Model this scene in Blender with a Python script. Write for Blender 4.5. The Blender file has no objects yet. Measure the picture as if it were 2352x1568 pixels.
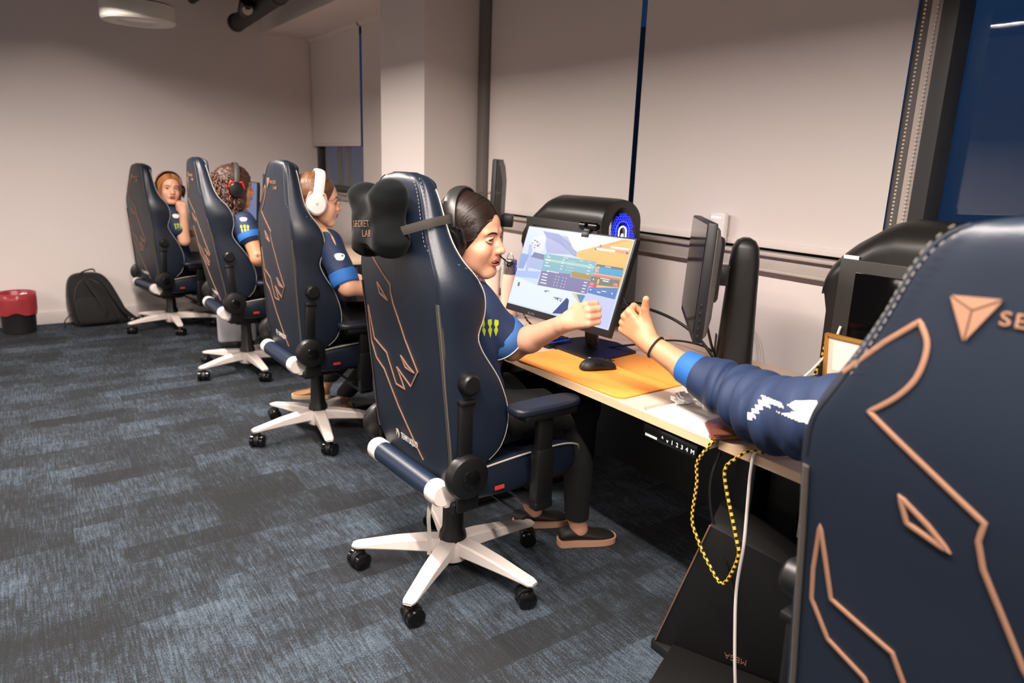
import bpy, bmesh, math, random
import numpy as np
from mathutils import Vector, Matrix
from mathutils.bvhtree import BVHTree

PI = math.pi
COL = bpy.context.scene.collection
SC = bpy.context.scene
R = math.radians

# ------------------------------------------------------------------ camera
CH = 1.40
yaw, pit, rol = R(34.95), R(14.08), R(1.97)
FPX = 1624.6
_f = Vector((math.sin(yaw)*math.cos(pit), math.cos(yaw)*math.cos(pit), -math.sin(pit)))
_r = Vector((math.cos(yaw), -math.sin(yaw), 0)); _u = _r.cross(_f)
_r2 = math.cos(rol)*_r + math.sin(rol)*_u; _u2 = -math.sin(rol)*_r + math.cos(rol)*_u
cam = bpy.data.cameras.new('camera'); camo = bpy.data.objects.new('camera', cam); COL.objects.link(camo)
camo.matrix_world = Matrix(((_r2.x,_u2.x,-_f.x,0),(_r2.y,_u2.y,-_f.y,0),(_r2.z,_u2.z,-_f.z,CH),(0,0,0,1)))
cam.sensor_width = 36; cam.lens = FPX/2352*36; cam.clip_start = 0.02
cam.dof.use_dof = True; cam.dof.focus_distance = 2.15; cam.dof.aperture_fstop = 3.2
SC.camera = camo
SC.view_settings.view_transform = 'Standard'; SC.view_settings.look = 'None'
SC.view_settings.gamma = 1.0; SC.view_settings.exposure = 0.46
SC.view_settings.use_curve_mapping = False

# ------------------------------------------------------------------ world: dusk outside the windows
W = bpy.data.worlds.new('world'); SC.world = W; W.use_nodes = True
W.node_tree.nodes['Background'].inputs[0].default_value = (0.006, 0.018, 0.046, 1)
W.node_tree.nodes['Background'].inputs[1].default_value = 1.0

# ------------------------------------------------------------------ lights of the room (they sit inside the lamp housings)
LAMP_COL = (1.0, 0.88, 0.80)
def area(name, loc, sx, sy, power, rot=(0,0,0), col=LAMP_COL, spread=180):
    l = bpy.data.lights.new(name, 'AREA'); l.shape = 'RECTANGLE'; l.size = sx; l.size_y = sy
    l.energy = power; l.color = col; l.spread = R(spread)
    o = bpy.data.objects.new(name, l); COL.objects.link(o); o.location = loc; o.rotation_euler = rot
    return o
LAMPS = [(.36, .40, 2.235, 3.2, 152), (.36, 3.9, 2.235, 1.8, 85), (-3.2, 5.0, 2.235, 1.8, 100), (-3.2, .6, 2.235, 3.4, 112)]   # x, middle y, z, length, watts; the last is added to brighten the walls
for x, y, z, L, w in LAMPS:
    area('lamp_light', (x, y, z-0.006), 0.05, L, w)

# ------------------------------------------------------------------ helpers
def lin(c):
    if isinstance(c, str):
        c = c.lstrip('#'); c = [int(c[i:i+2], 16)/255 for i in (0, 2, 4)]
    return tuple((x/12.92 if x <= 0.04045 else ((x+0.055)/1.055)**2.4) for x in c[:3]) + (1,)
_mats = {}
def mat(name, col, rough=0.5, metal=0.0, bump=0.0, bscale=200.0, var=0.0, vscale=8.0, emit=None, estr=1.0,
        coat=0.0, sheen=0.0, stretch=(1,1,1), trans=0.0, alpha=1.0, sss=0.0, spec=0.5):
    if name in _mats: return _mats[name]
    m = bpy.data.materials.new(name); m.use_nodes = True; nt = m.node_tree; b = nt.nodes['Principled BSDF']
    c = lin(col)
    b.inputs['Base Color'].default_value = c; b.inputs['Roughness'].default_value = rough
    b.inputs['Metallic'].default_value = metal; b.inputs['Specular IOR Level'].default_value = spec
    if coat: b.inputs['Coat Weight'].default_value = coat; b.inputs['Coat Roughness'].default_value = 0.15
    if sheen: b.inputs['Sheen Weight'].default_value = sheen; b.inputs['Sheen Roughness'].default_value = 0.4
    if trans: b.inputs['Transmission Weight'].default_value = trans
    if alpha < 1: b.inputs['Alpha'].default_value = alpha
    if sss:
        b.inputs['Subsurface Weight'].default_value = sss; b.inputs['Subsurface Radius'].default_value = (0.012, 0.005, 0.003)
        b.inputs['Subsurface Scale'].default_value = 1.0
    tc = nt.nodes.new('ShaderNodeTexCoord'); mp = nt.nodes.new('ShaderNodeMapping'); mp.inputs['Scale'].default_value = stretch
    nt.links.new(tc.outputs['Object'], mp.inputs[0])
    nz = nt.nodes.new('ShaderNodeTexNoise'); nz.inputs['Scale'].default_value = vscale; nz.inputs['Detail'].default_value = 5
    nt.links.new(mp.outputs[0], nz.inputs['Vector'])
    mx = nt.nodes.new('ShaderNodeMix'); mx.data_type = 'RGBA'
    k = var
    mx.inputs[6].default_value = tuple(max(0, x*(1-k)) for x in c[:3]) + (1,)
    mx.inputs[7].default_value = tuple(min(1, x*(1+k)) for x in c[:3]) + (1,)
    nt.links.new(nz.outputs[0], mx.inputs[0]); nt.links.new(mx.outputs[2], b.inputs['Base Color'])
    if bump:
        n2 = nt.nodes.new('ShaderNodeTexNoise'); n2.inputs['Scale'].default_value = bscale; n2.inputs['Detail'].default_value = 3
        nt.links.new(mp.outputs[0], n2.inputs['Vector'])
        bp = nt.nodes.new('ShaderNodeBump'); bp.inputs['Strength'].default_value = bump; bp.inputs['Distance'].default_value = 0.002
        nt.links.new(n2.outputs[0], bp.inputs['Height']); nt.links.new(bp.outputs[0], b.inputs['Normal'])
    if emit:
        b.inputs['Emission Color'].default_value = lin(emit); b.inputs['Emission Strength'].default_value = estr
    _mats[name] = m; return m

def link(name, me, m=None, parent=None, smooth=True, loc=None, auto=None):
    o = bpy.data.objects.new(name, me); COL.objects.link(o)
    if m is not None:
        for mm in (m if isinstance(m, (list, tuple)) else [m]): me.materials.append(mm)
    if parent is not None: o.parent = parent
    if loc is not None: o.location = loc
    if smooth and len(me.polygons):
        me.polygons.foreach_set('use_smooth', [True]*len(me.polygons))
        if auto is not None: me.set_sharp_from_angle(angle=R(auto))
    return o
def pm(name, v, f, m=None, parent=None, smooth=True, auto=None, loc=None):
    me = bpy.data.meshes.new(name); me.from_pydata([tuple(map(float, p)) for p in v], [], [tuple(map(int, q)) for q in f]); me.update()
    return link(name, me, m, parent, smooth, loc, auto)
def empty(name, loc=(0,0,0), rz=0.0):
    o = bpy.data.objects.new(name, None); COL.objects.link(o); o.location = loc; o.rotation_euler = (0,0,rz)
    o.empty_display_size = 0.05; return o
def tag(o, label=None, cat=None, group=None, kind=None):
    if label: o['label'] = label
    if cat: o['category'] = cat
    if group: o['group'] = group
    if kind: o['kind'] = kind
    return o
def thing(name, label, cat, loc=(0,0,0), rz=0.0, group=None):
    return tag(empty(name, loc, rz), label, cat, group)

class MB:
    """collects simple solids into one mesh"""
    def __init__(s): s.v = []; s.f = []
    def add(s, v, f, M=None):
        n = len(s.v)
        if M is not None: v = [M @ Vector(p) for p in v]
        s.v += [tuple(p) for p in v]; s.f += [tuple(i+n for i in q) for q in f]; return s
    def box(s, c, d, M=None, bev=0.0, seg=2):
        bm = bmesh.new(); bmesh.ops.create_cube(bm, size=1)
        for q in bm.verts: q.co = Vector((q.co.x*d[0], q.co.y*d[1], q.co.z*d[2])) + Vector(c)
        if bev: bmesh.ops.bevel(bm, geom=bm.edges[:], offset=min(bev, min(d)*.49), segments=seg, affect='EDGES', profile=.5)
        bm.verts.index_update()
        s.add([q.co.copy() for q in bm.verts], [[q.index for q in f.verts] for f in bm.faces], M); bm.free(); return s
    def lathe(s, prof, n=24, M=None, cap=True):
        v = []; f = []
        for r_, z in prof:
            for i in range(n): a = 2*PI*i/n; v.append((r_*math.cos(a), r_*math.sin(a), z))
        for j in range(len(prof)-1):
            for i in range(n):
                a = j*n+i; b = j*n+(i+1) % n; f.append((a, b, b+n, a+n))
        if cap:
            f.append(tuple(range(n-1, -1, -1))); f.append(tuple((len(prof)-1)*n+i for i in range(n)))
        return s.add(v, f, M)
    def cyl(s, p0, p1, r0, r1=None, n=16, cap=True):
        p0 = Vector(p0); p1 = Vector(p1); d = p1-p0; L = d.length
        M = Matrix.Translation(p0) @ d.to_track_quat('Z', 'Y').to_matrix().to_4x4()
        return s.lathe([(r0, 0), (r0 if r1 is None else r1, L)], n, M, cap)
    def tube(s, path, r_, n=8, closed=False, flat=None, nrm=None, cap=True):
        P = [Vector(p) for p in path]; N = len(P); v = []; f = []; up = None
        for i, p in enumerate(P):
            a = P[(i-1) % N] if (closed or i) else p; b = P[(i+1) % N] if (closed or i < N-1) else p
            t = (b-a).normalized() if (b-a).length > 1e-9 else Vector((0, 0, 1))
            if nrm is not None: up = Vector(nrm[i] if hasattr(nrm[0], '__len__') else nrm)
            elif up is None: up = Vector((0, 0, 1)) if abs(t.z) < .9 else Vector((1, 0, 0))
            up = (up - t*up.dot(t)).normalized(); sd = t.cross(up)
            rr = r_[i] if hasattr(r_, '__len__') else r_
            for k in range(n):
                a = 2*PI*k/n + PI/n; v.append(p + up*math.sin(a)*rr*(flat or 1) + sd*math.cos(a)*rr)
        for i in range(N if closed else N-1):
            for k in range(n):
                a = i*n+k; b = i*n+(k+1) % n; c = ((i+1) % N)*n
                f.append((a, c+k, c+(k+1) % n, b))
        if not closed and cap: f.append(tuple(range(n))); f.append(tuple((N-1)*n+i for i in reversed(range(n))))
        return s.add(v, f)
    def prism(s, poly, h, M=None):
        n = len(poly)
        ar = sum(poly[i][0]*poly[(i+1)%n][1]-poly[(i+1)%n][0]*poly[i][1] for i in range(n))
        if ar < 0: poly = poly[::-1]
        v = [(x, y, 0) for x, y in poly] + [(x, y, h) for x, y in poly]
        f = [tuple(range(n-1, -1, -1)), tuple(range(n, 2*n))] + [(i, (i+1) % n, (i+1) % n+n, i+n) for i in range(n)]
        return s.add(v, f, M)
    def build(s, name, m, parent=None, smooth=True, auto=35, loc=None):
        return pm(name, s.v, s.f, m, parent, smooth, auto, loc)

def crom(P, k=6, closed=False):
    P = [Vector(p) for p in P]; N = len(P); out = []
    rng = range(N if closed else N-1)
    for i in rng:
        g = (lambda j: P[j % N]) if closed else (lambda j: P[max(0, min(N-1, j))])
        a, b, c, d = g(i-1), g(i), g(i+1), g(i+2)
        for q in range(k):
            t = q/k; out.append(0.5*((2*b)+(c-a)*t+(2*a-5*b+4*c-d)*t*t+(3*b-a-3*c+d)*t**3))
    if not closed: out.append(P[-1])
    return out
def T(x=0, y=0, z=0): return Matrix.Translation((x, y, z))
def Rx(a): return Matrix.Rotation(R(a), 4, 'X')
def Ry(a): return Matrix.Rotation(R(a), 4, 'Y')
def Rz(a): return Matrix.Rotation(R(a), 4, 'Z')
def frame_M(o, xdir, ydir):
    x = Vector(xdir).normalized(); y = Vector(ydir); z = x.cross(y).normalized(); y = z.cross(x)
    return Matrix(((x.x,y.x,z.x,o[0]),(x.y,y.y,z.y,o[1]),(x.z,y.z,z.z,o[2]),(0,0,0,1)))
def text_mesh(s, size, depth=0.0, align='LEFT', shear=0.0, res=3, space=1.0):
    cu = bpy.data.curves.new('t', 'FONT'); cu.body = s; cu.size = size; cu.extrude = depth; cu.align_x = align
    cu.shear = shear; cu.resolution_u = res; cu.space_character = space
    o = bpy.data.objects.new('t', cu); COL.objects.link(o)
    dg = bpy.context.evaluated_depsgraph_get(); me = bpy.data.meshes.new_from_object(o.evaluated_get(dg))
    v = [tuple(p.co) for p in me.vertices]; f = [tuple(p.vertices) for p in me.polygons]
    bpy.data.objects.remove(o); bpy.data.curves.remove(cu); bpy.data.meshes.remove(me); return v, f
def copy_tree(o, parent=None):
    c = o.copy(); COL.objects.link(c); c.parent = parent
    for ch in list(o.children): copy_tree(ch, c)
    return c
# ------------------------------------------------------------------ setting
WX, FY, SOF = 2.39, 6.81, 2.44
def carpet():
    m = bpy.data.materials.new('carpet'); m.use_nodes = True; nt = m.node_tree; b = nt.nodes['Principled BSDF']
    N = nt.nodes.new; L = nt.links.new
    tc = N('ShaderNodeTexCoord')
    def mp(sc, rot=0):
        q = N('ShaderNodeMapping'); q.inputs['Scale'].default_value = sc; q.inputs['Rotation'].default_value = (0, 0, rot)
        L(tc.outputs['Object'], q.inputs[0]); return q.outputs[0]
    def noise(vec, s, d=4, r=.6):
        q = N('ShaderNodeTexNoise'); q.inputs['Scale'].default_value = s; q.inputs['Detail'].default_value = d
        q.inputs['Roughness'].default_value = r; L(vec, q.inputs['Vector']); return q.outputs[0]
    def math_(op, a, b_=None, c=None):
        q = N('ShaderNodeMath'); q.operation = op
        for i, x in enumerate((a, b_, c)):
            if x is None: continue
            if isinstance(x, (int, float)): q.inputs[i].default_value = x
            else: L(x, q.inputs[i])
        return q.outputs[0]
    def bricks(vec, w, h, off):
        q = N('ShaderNodeTexBrick'); q.inputs['Scale'].default_value = 1; q.inputs['Brick Width'].default_value = w
        q.inputs['Row Height'].default_value = h; q.inputs['Mortar Size'].default_value = 0; q.offset = off; q.squash = 1
        q.inputs['Color1'].default_value = (0,0,0,1); q.inputs['Color2'].default_value = (1,1,1,1); L(vec, q.inputs['Vector'])
        return q.outputs[0]
    def white(vec):   # a random value per rectangular patch
        q = N('ShaderNodeTexWhiteNoise'); q.noise_dimensions = '3D'; L(vec, q.inputs['Vector']); return q.outputs[0]
    def cell(w, h, ox, oy):
        s = N('ShaderNodeSeparateXYZ'); L(tc.outputs['Object'], s.inputs[0])
        row = math_('FLOOR', math_('DIVIDE', math_('ADD', s.outputs[1], oy), h))
        shift = math_('MULTIPLY', white_f(row), w)
        cx = math_('FLOOR', math_('DIVIDE', math_('ADD', math_('ADD', s.outputs[0], ox), shift), w))
        c = N('ShaderNodeCombineXYZ'); L(cx, c.inputs[0]); L(row, c.inputs[1]); c.inputs[2].default_value = ox
        return white(c.outputs[0])
    def white_f(v):
        c = N('ShaderNodeCombineXYZ'); L(v, c.inputs[1]); return white(c.outputs[0])
    c1 = cell(0.50, 0.125, 3.3, 1.7); c2 = cell(0.25, 0.25, 7.1, 4.2)
    cloud = noise(mp((1, 1, 1)), 2.6, 6, .7)
    rag = noise(mp((9, 5, 1)), 5.0, 6, .85)
    rib = noise(mp((150, 9, 1)), 1.0, 2, .6)          # the loops' ribs run along the room
    fleck = noise(mp((230, 150, 1)), 1.0, 2, .8)
    base = math_('ADD', math_('MULTIPLY', c1, .27), math_('MULTIPLY', c2, .22))
    base = math_('ADD', base, math_('MULTIPLY', math_('SUBTRACT', cloud, .5), 1.15))
    base = math_('ADD', base, math_('MULTIPLY', math_('SUBTRACT', rag, .5), .95))
    base = math_('ADD', base, math_('MULTIPLY', math_('SUBTRACT', rib, .5), 1.0))
    base = math_('ADD', base, math_('MULTIPLY', math_('SUBTRACT', fleck, .5), 1.35))
    cr = N('ShaderNodeValToRGB'); e = cr.color_ramp.elements
    e[0].position = .0; e[0].color = lin('#2a2c2e'); e[1].position = .82; e[1].color = lin('#5e6974')
    x = e.new(.26); x.color = lin('#31353a'); x = e.new(.50); x.color = lin('#444f5a')
    L(base, cr.inputs[0]); L(cr.outputs[0], b.inputs['Base Color'])
    b.inputs['Roughness'].default_value = .95; b.inputs['Specular IOR Level'].default_value = .15
    bp = N('ShaderNodeBump'); bp.inputs['Strength'].default_value = .7; bp.inputs['Distance'].default_value = .004
    L(math_('ADD', rib, fleck), bp.inputs['Height']); L(bp.outputs[0], b.inputs['Normal'])
    return m
WALL = mat('wall_paint', '#e6dcd8', .75, bump=.06, bscale=120, var=.015, vscale=2)
PILL = mat('pillar_paint', '#e2dad6', .7, bump=.05, bscale=120)
CEIL = mat('dark_ceiling_paint', '#3a3633', .9)
TRIM = mat('white_trim', '#d6cdc8', .5)
ALU = mat('grey_aluminium', '#8d8b88', .45, metal=.5)
DFR = mat('dark_window_frame', '#3c3d3e', .45)
BLIND = mat('blind_fabric', '#dad2ce', .85, bump=.12, bscale=900, sheen=.1)
BLK = mat('black_plastic', '#0d0d0e', .42)
BLKG = mat('black_gloss', '#0b0b0c', .18)

def slab(name, lo, hi, m, kind='structure', parent=None, bev=0.0):
    c = [(a+b)/2 for a, b in zip(lo, hi)]; d = [b-a for a, b in zip(lo, hi)]
    o = MB().box(c, d, bev=bev).build(name, m, parent)
    if kind and parent is None: o['kind'] = kind
    return o
XL, YN = -5.2, -3.2
slab('floor', (XL-.1, YN-.1, -.1), (WX+.15, FY+.1, 0), carpet())
slab('ceiling', (XL-.1, YN-.1, 3.1), (WX+.15, FY+.1, 3.2), CEIL)
slab('wall_far', (XL-.1, FY, 0), (WX+.15, FY+.1, 3.1), WALL)
slab('wall_left', (XL-.1, YN, 0), (XL, FY, 3.1), WALL)
slab('wall_near', (XL-.1, YN-.1, 0), (WX+.15, YN, 3.1), WALL)
# window wall: parapet below the sill, lintel above, two window openings either side of the pillar
SILL = 1.06
o = slab('wall_right', (WX, YN, 0), (WX+.12, FY, SILL), WALL)
slab('trim_1', (WX, YN, 2.95), (WX+.12, FY, 3.1), WALL)
slab('wall_pillar', (1.995, 3.815, 0), (WX+.12, 4.41, 3.1), PILL)
slab('trim_2', (1.945, 4.41, SOF), (WX+.12, FY, 3.1), WALL)         # boxed-in soffit above the far window
b = MB().box((-1.55, FY-.008, .05), (7.2, .016, .10), bev=.003); tag(b.build('baseboard_far', TRIM), kind='structure')
b = MB().box((WX-.008, 2.0, .05), (.016, 3.6, .10), bev=.003); tag(b.build('baseboard_right', TRIM), kind='structure')
# sill: two stepped aluminium rails running along the wall
m = MB().box((WX-.012, 1.75, 1.098), (.09, 4.13, .014), bev=.003).box((WX-.004, 1.75, 1.066), (.05, 4.13, .05), bev=.004).box((WX-.012, 1.75, 1.036), (.066, 4.13, .012), bev=.002)
tag(m.build('trim_3', mat('sill_metal', '#b9b0aa', .5, metal=.15, var=.12, vscale=6)), kind='structure')
m = MB().box((WX-.012, 5.6, 1.098), (.09, 2.38, .014), bev=.003).box((WX-.004, 5.6, 1.066), (.05, 2.38, .05), bev=.004)
tag(m.build('trim_4', mat('sill_metal', '#b9b0aa')), kind='structure')
# glass + frames
GL = bpy.data.materials.new('window_glass'); GL.use_nodes = True
g = GL.node_tree.nodes['Principled BSDF']; g.inputs['Base Color'].default_value = (.9, .95, 1, 1); g.inputs['Roughness'].default_value = .02
g.inputs['Transmission Weight'].default_value = 1.0; g.inputs['IOR'].default_value = 1.5
def window(n, y0, y1, z0, z1, mull=(), frame_m=DFR):
    w = empty(f'window_{n}', (WX+.06, (y0+y1)/2, z0)); w['kind'] = 'structure'
    yc = (y0+y1)/2
    fr = MB()
    for yy in (y0+.025, y1-.025): fr.box((0, yy-yc, (z1-z0)/2), (.07, .05, z1-z0), bev=.004)
    for zz in (.025, z1-z0-.025): fr.box((0, 0, zz), (.07, y1-y0, .05), bev=.004)
    fr.build('window_frame', frame_m, w)
    for yy in mull: MB().box((-.005, yy-yc, (z1-z0)/2), (.08, .065, z1-z0), bev=.004).build('mullion', frame_m, w)
    MB().box((.0, 0, (z1-z0)/2), (.008, y1-y0-.08, z1-z0-.08)).build('window_pane', GL, w, smooth=False)
    return w
window(1, -3.1, 1.21, 1.105, 2.95)
window(2, 1.21, 3.81, 1.105, 2.95)
window(3, 4.42, 6.80, 1.105, 2.44, mull=(5.62,))
# channel between the long blinds and the bare window: grey posts with side guides
post = MB().box((WX+.03, 1.236, 2.03), (.055, .060, 1.85), bev=.003)
tag(post.build('trim_5', mat('post_grey', '#6f6a66', .5)), kind='structure')
post = MB().box((WX+.012, 1.188, 2.03), (.10, .040, 1.85), bev=.004).box((WX-.035, 1.195, 2.03), (.012, .02, 1.85), bev=.002)
tag(post.build('trim_6', mat('post_white', '#bfb5ae', .5)), kind='structure')
tag(MB().box((WX+.0, 1.145, 2.03), (.10, .05, 1.85), bev=.003).build('trim_7', DFR), kind='structure')
post = MB().box((WX-.0, 3.765, 2.03), (.08, .09, 1.85), bev=.003).box((WX-.03, 3.735, 2.03), (.03, .02, 1.85), bev=.003)
tag(post.build('trim_8', mat('post_grey', '#6f6a66', .5)), kind='structure')

# bead chains
def chain(x, y, z0, z1, label):
    v = MB(); z = z0; step = .012
    while z < z1:
        v.lathe([(.0012, -.0035), (.0036, -.0018), (.0036, .0018), (.0012, .0035)], 6, T(x, y, z)); z += step
    return tag(v.build('bead_chain', mat('chain_white', '#d8d0c8', .4)), label, 'chain', kind='thing')
chain(WX-.045, 1.222, 1.13, 2.9, 'white beaded chain of the large blind beside its dark edge')
chain(WX-.05, 1.182, 1.13, 2.9, 'beaded chain hanging on the pale post nearest the bare window')

# roller blinds
def blind(y0, y1, z0, z1, label, x=WX-.012, group=None):
    t = thing('roller_blind', label, 'blind', (x, (y0+y1)/2, z0), group=group)
    w = y1-y0; n = 24; v = []; f = []
    for side in (0, 1):
        for i in range(n+1):
            for j in range(9):
                yy = -w/2+w*i/n; zz = (z1-z0)*j/8
                v.append((.0006*side + .0022*math.sin(i*1.3)*(1-abs(j/4-1)*.6), yy, zz))
    K = (n+1)*9
    for i in range(n):
        for j in range(8):
            a = i*9+j; f.append((a, a+1, a+10, a+9)); f.append((K+a, K+a+9, K+a+10, K+a+1))
    pm('fabric', v, f, BLIND, t)
    MB().box((-.002, 0, .012), (.012, w, .026), bev=.004).build('hem_bar', mat('hem', '#d5ccc7', .6), t)
    MB().cyl((.0, -w/2, z1-z0+.02), (.0, w/2, z1-z0+.02), .028, n=16).build('roller_tube', BLIND, t)
    return t
blind(1.262, 2.452, 1.118, 2.90, 'wide off-white blind between the dark corner window and the blue slit', group='roller blinds')
blind(2.486, 3.715, 1.118, 2.90, 'wide off-white blind between the blue slit and the pillar', group='roller blinds')
blind(5.655, 6.795, 1.50, 2.415, 'short far blind stopping above an uncovered strip of window', group='roller blinds')
blind(4.44, 5.61, 1.118, 2.415, 'far blind half hidden behind the pillar, drawn to the sill', group='roller blinds')
# the room behind the far glass: a lit office seen through it
o = slab('wall_outside', (WX+2.3, 3.6, .0), (WX+2.4, 9.2, 2.6), mat('outside_wall', '#8a8784', .9)); o['kind'] = 'structure'
m = MB().box((WX+1.2, 5.95, .7), (.02, .5, 1.0), bev=.004); 
for i, (yy, c) in enumerate(((6.55, '#6d6a68'), (6.35, '#8c8784'))):
    tag(MB().box((WX+.16, yy, 1.9), (.04, .05, 1.6), bev=.003).build(f'trim_{9+i}', mat('outer_post%d' % i, c, .6)), kind='structure')

# ------------------------------------------------------------------ ceiling services
DUCT = mat('duct_dark', '#3b3837', .6, metal=.3)
PIPE = mat('pipe_dark', '#24211f', .6)
t = thing('ceiling_duct', 'dark round duct ending in the open above the far blinds', 'duct')
m = MB().cyl((1.62, 6.35, 2.42), (1.60, 3.0, 2.52), .062, n=20); m.build('duct_pipe', PIPE, t)
m = MB(); 
for yy in (6.3, 5.2, 4.1): m.lathe([(.064, -.02), (.07, -.01), (.07, .01), (.064, .02)], 20, T(1.61, yy, 2.42+(6.35-yy)*.03) @ Rx(90))
m.build('duct_collar', DUCT, t)
t = thing('track_spotlight', 'small black spotlight clamped beside the ceiling duct', 'lamp', (1.50, 5.6, 2.42))
MB().lathe([(.03, -.07), (.045, -.05), (.05, .04), (.042, .06)], 18, Rx(60) @ T(0, 0, 0)).build('lamp_head', BLK, t)
MB().box((0, 0, .12), (.02, .02, .16)).build('stem', BLK, t)
MB().cyl((0, -.035, -.02), (0, -.05, -.03), .035).build('lens', mat('lens_pale', '#b8b0a6', .3), t)
for i, (x, y0, y1, z, r_, lab) in enumerate(((.55, 2.2, 6.6, 2.74, .05, 'dark pipe running under the ceiling left of the ring lamp'), (1.05, 3.0, 6.7, 2.70, .07, 'thick dark pipe under the ceiling right of the ring lamp'),
                                   (1.35, 2.6, 6.6, 2.60, .035, 'thin dark pipe under the ceiling beside the boxed soffit'))):
    tag(MB().cyl((x, y0, z), (x, y1, z), r_, n=14).build('ceiling_pipe', PIPE), lab, 'pipe', 'ceiling pipes')
t = thing('cable_tray', 'dark cable tray crossing the ceiling near the far wall', 'cable tray', (0, 5.3, 2.62))
MB().box((1.0, 0, 0), (1.7, .02, .07)).box((1.0, .22, 0), (1.7, .02, .07)).box((1.0, .11, -.03), (1.7, .22, .008)).build('tray', PIPE, t)

# ring lamp (off)
t = thing('ring_lamp', 'round off-white ring pendant near the ceiling, switched off', 'lamp', (.725, 5.05, 2.145))
LW = mat('lamp_shell', '#c9c6bd', .55)
MB().lathe([(.195, .0), (.205, .01), (.205, .095), (.19, .105), (.11, .105), (.11, .02), (.125, .0), (.195, .0)], 48, cap=False).build('shade', LW, t)
MB().lathe([(.0, .018), (.112, .018), (.112, .03), (.0, .03)], 48, cap=False).build('diffuser', mat('lamp_diffuser', '#efece6', .5), t)
MB().cyl((0, .0, .03), (0, 0, .95), .008).build('stem', BLK, t)

# linear lamps, on
HOUS = mat('lamp_housing', '#2a2827', .5)
for i, (x, y, z, L, w) in enumerate(LAMPS):
    t = thing('linear_lamp', ['lit linear lamp above the desks, mirrored in the dark corner window', 'lit linear lamp over the farther desks', 'lit linear lamp on the left, towards the far wall', 'added unseen linear lamp on the left, beside the camera, brightening the walls'][i], 'lamp', (x, y, z), group='linear lamps')
    MB().box((0, 0, .035), (.07, L+.04, .05)).box((-.033, 0, 0), (.005, L+.04, .03)).box((.033, 0, 0), (.005, L+.04, .03)).box((0, -L/2-.018, 0), (.07, .004, .03)).box((0, L/2+.018, 0), (.07, .004, .03)).build('housing', HOUS, t)
    MB().box((0, 0, .004), (.05, L, .008)).build('diffuser', mat('lamp_glow', '#ffffff', .5, emit='#fff1e2', estr=9), t)
    for s in (-1, 1): MB().cyl((0, s*L*.4, .06), (0, s*L*.4, 3.1-z), .002, n=6).build('hanger', HOUS, t)
# ------------------------------------------------------------------ gaming chair
NAVY = mat('navy_leather', '#111a28', .42, bump=.18, bscale=420, var=.10, vscale=3)
NAVY2 = mat('navy_leather_side', '#122339', .38, bump=.18, bscale=420, var=.08, vscale=4)
GOLD = mat('copper_thread', '#96705a', .45, metal=.25, bump=.3, bscale=900)
STIT = mat('grey_thread', '#a9a59c', .7)
WHT = mat('white_powdercoat', '#e6dbd4', .38)
WLEA = mat('white_leather', '#e2d8d0', .42)
BLKL = mat('black_leather', '#141519', .5, bump=.15, bscale=400)
MET = mat('brushed_metal', '#a09c98', .3, metal=.9)
HINGE = Vector((-.13, 0, .50))
SL = [(.45,.20,.21,-.160,-.09),(.50,.232,.252,-.168,-.05),(.56,.241,.268,-.174,.008),(.66,.241,.275,-.183,.028),(.77,.241,.273,-.194,-.003),
      (.90,.241,.262,-.206,-.075),(.98,.241,.268,-.215,-.060),(1.04,.241,.272,-.220,-.065),(1.09,.235,.260,-.222,-.087),(1.13,.215,.240,-.222,-.115),
      (1.18,.190,.210,-.220,-.132),(1.24,.165,.178,-.216,-.138),(1.30,.143,.152,-.212,-.143),(1.335,.122,.129,-.209,-.147),(1.355,.094,.099,-.204,-.152),(1.367,.050,.053,-.194,-.162)]
_z = np.array([s[0] for s in SL])
def sl(z):
    # smooth interpolation of the slice table
    i = int(np.clip(np.searchsorted(_z, z)-1, 0, len(SL)-2)); a, b = SL[i], SL[i+1]; t = min(1, max(0, (z-a[0])/(b[0]-a[0])))
    p = SL[max(0, i-1)]; q = SL[min(len(SL)-1, i+2)]; out = []
    for k in range(1, 5):
        h = b[0]-a[0]; m0 = (b[k]-p[k])/(b[0]-p[0])*h; m1 = (q[k]-a[k])/(q[0]-a[0])*h
        out.append((2*t**3-3*t*t+1)*a[k]+(t**3-2*t*t+t)*m0+(-2*t**3+3*t*t)*b[k]+(t**3-t*t)*m1)
    return out
def rear_x(y, z):
    wr, wf, xr, xf = sl(z); u = min(1.0, abs(y)/max(wr, .01)); return xr + .010*u**3
def bs(y, z, off=.0):  # point on the rear surface, relative to the hinge
    return Vector((rear_x(y, z)-off, y, z)) - HINGE
def ring(z):
    wr, wf, xr, xf = sl(z); xc = xr+.085*min(1, wr/.12); d = wf-wr
    H = [(xr, 0), (xr+.002, .5*wr), (xr+.006, .8*wr), (xr+.010, wr), (xr+.022, wr+.35*d+.004), (xr*.55+xf*.45, wr+.8*d+.004), (xf-.022, wf+.001),
         (xf-.004, wf-.008*min(1, wf/.1)), (xf, wf-.022*min(1, wf/.1)), (xf-.012, wf-.045*min(1, wf/.1)), ((xf+xc)/2-.02 if xf > xc else xc-.004, wf*.74), (xc, wf*.55), (xc-.004, wf*.25), (xc-.005, 0)]
    pts = crom([(x, y, z) for x, y in H], 4)
    return pts + [Vector((p.x, -p.y, p.z)) for p in reversed(pts[1:-1])]
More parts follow.
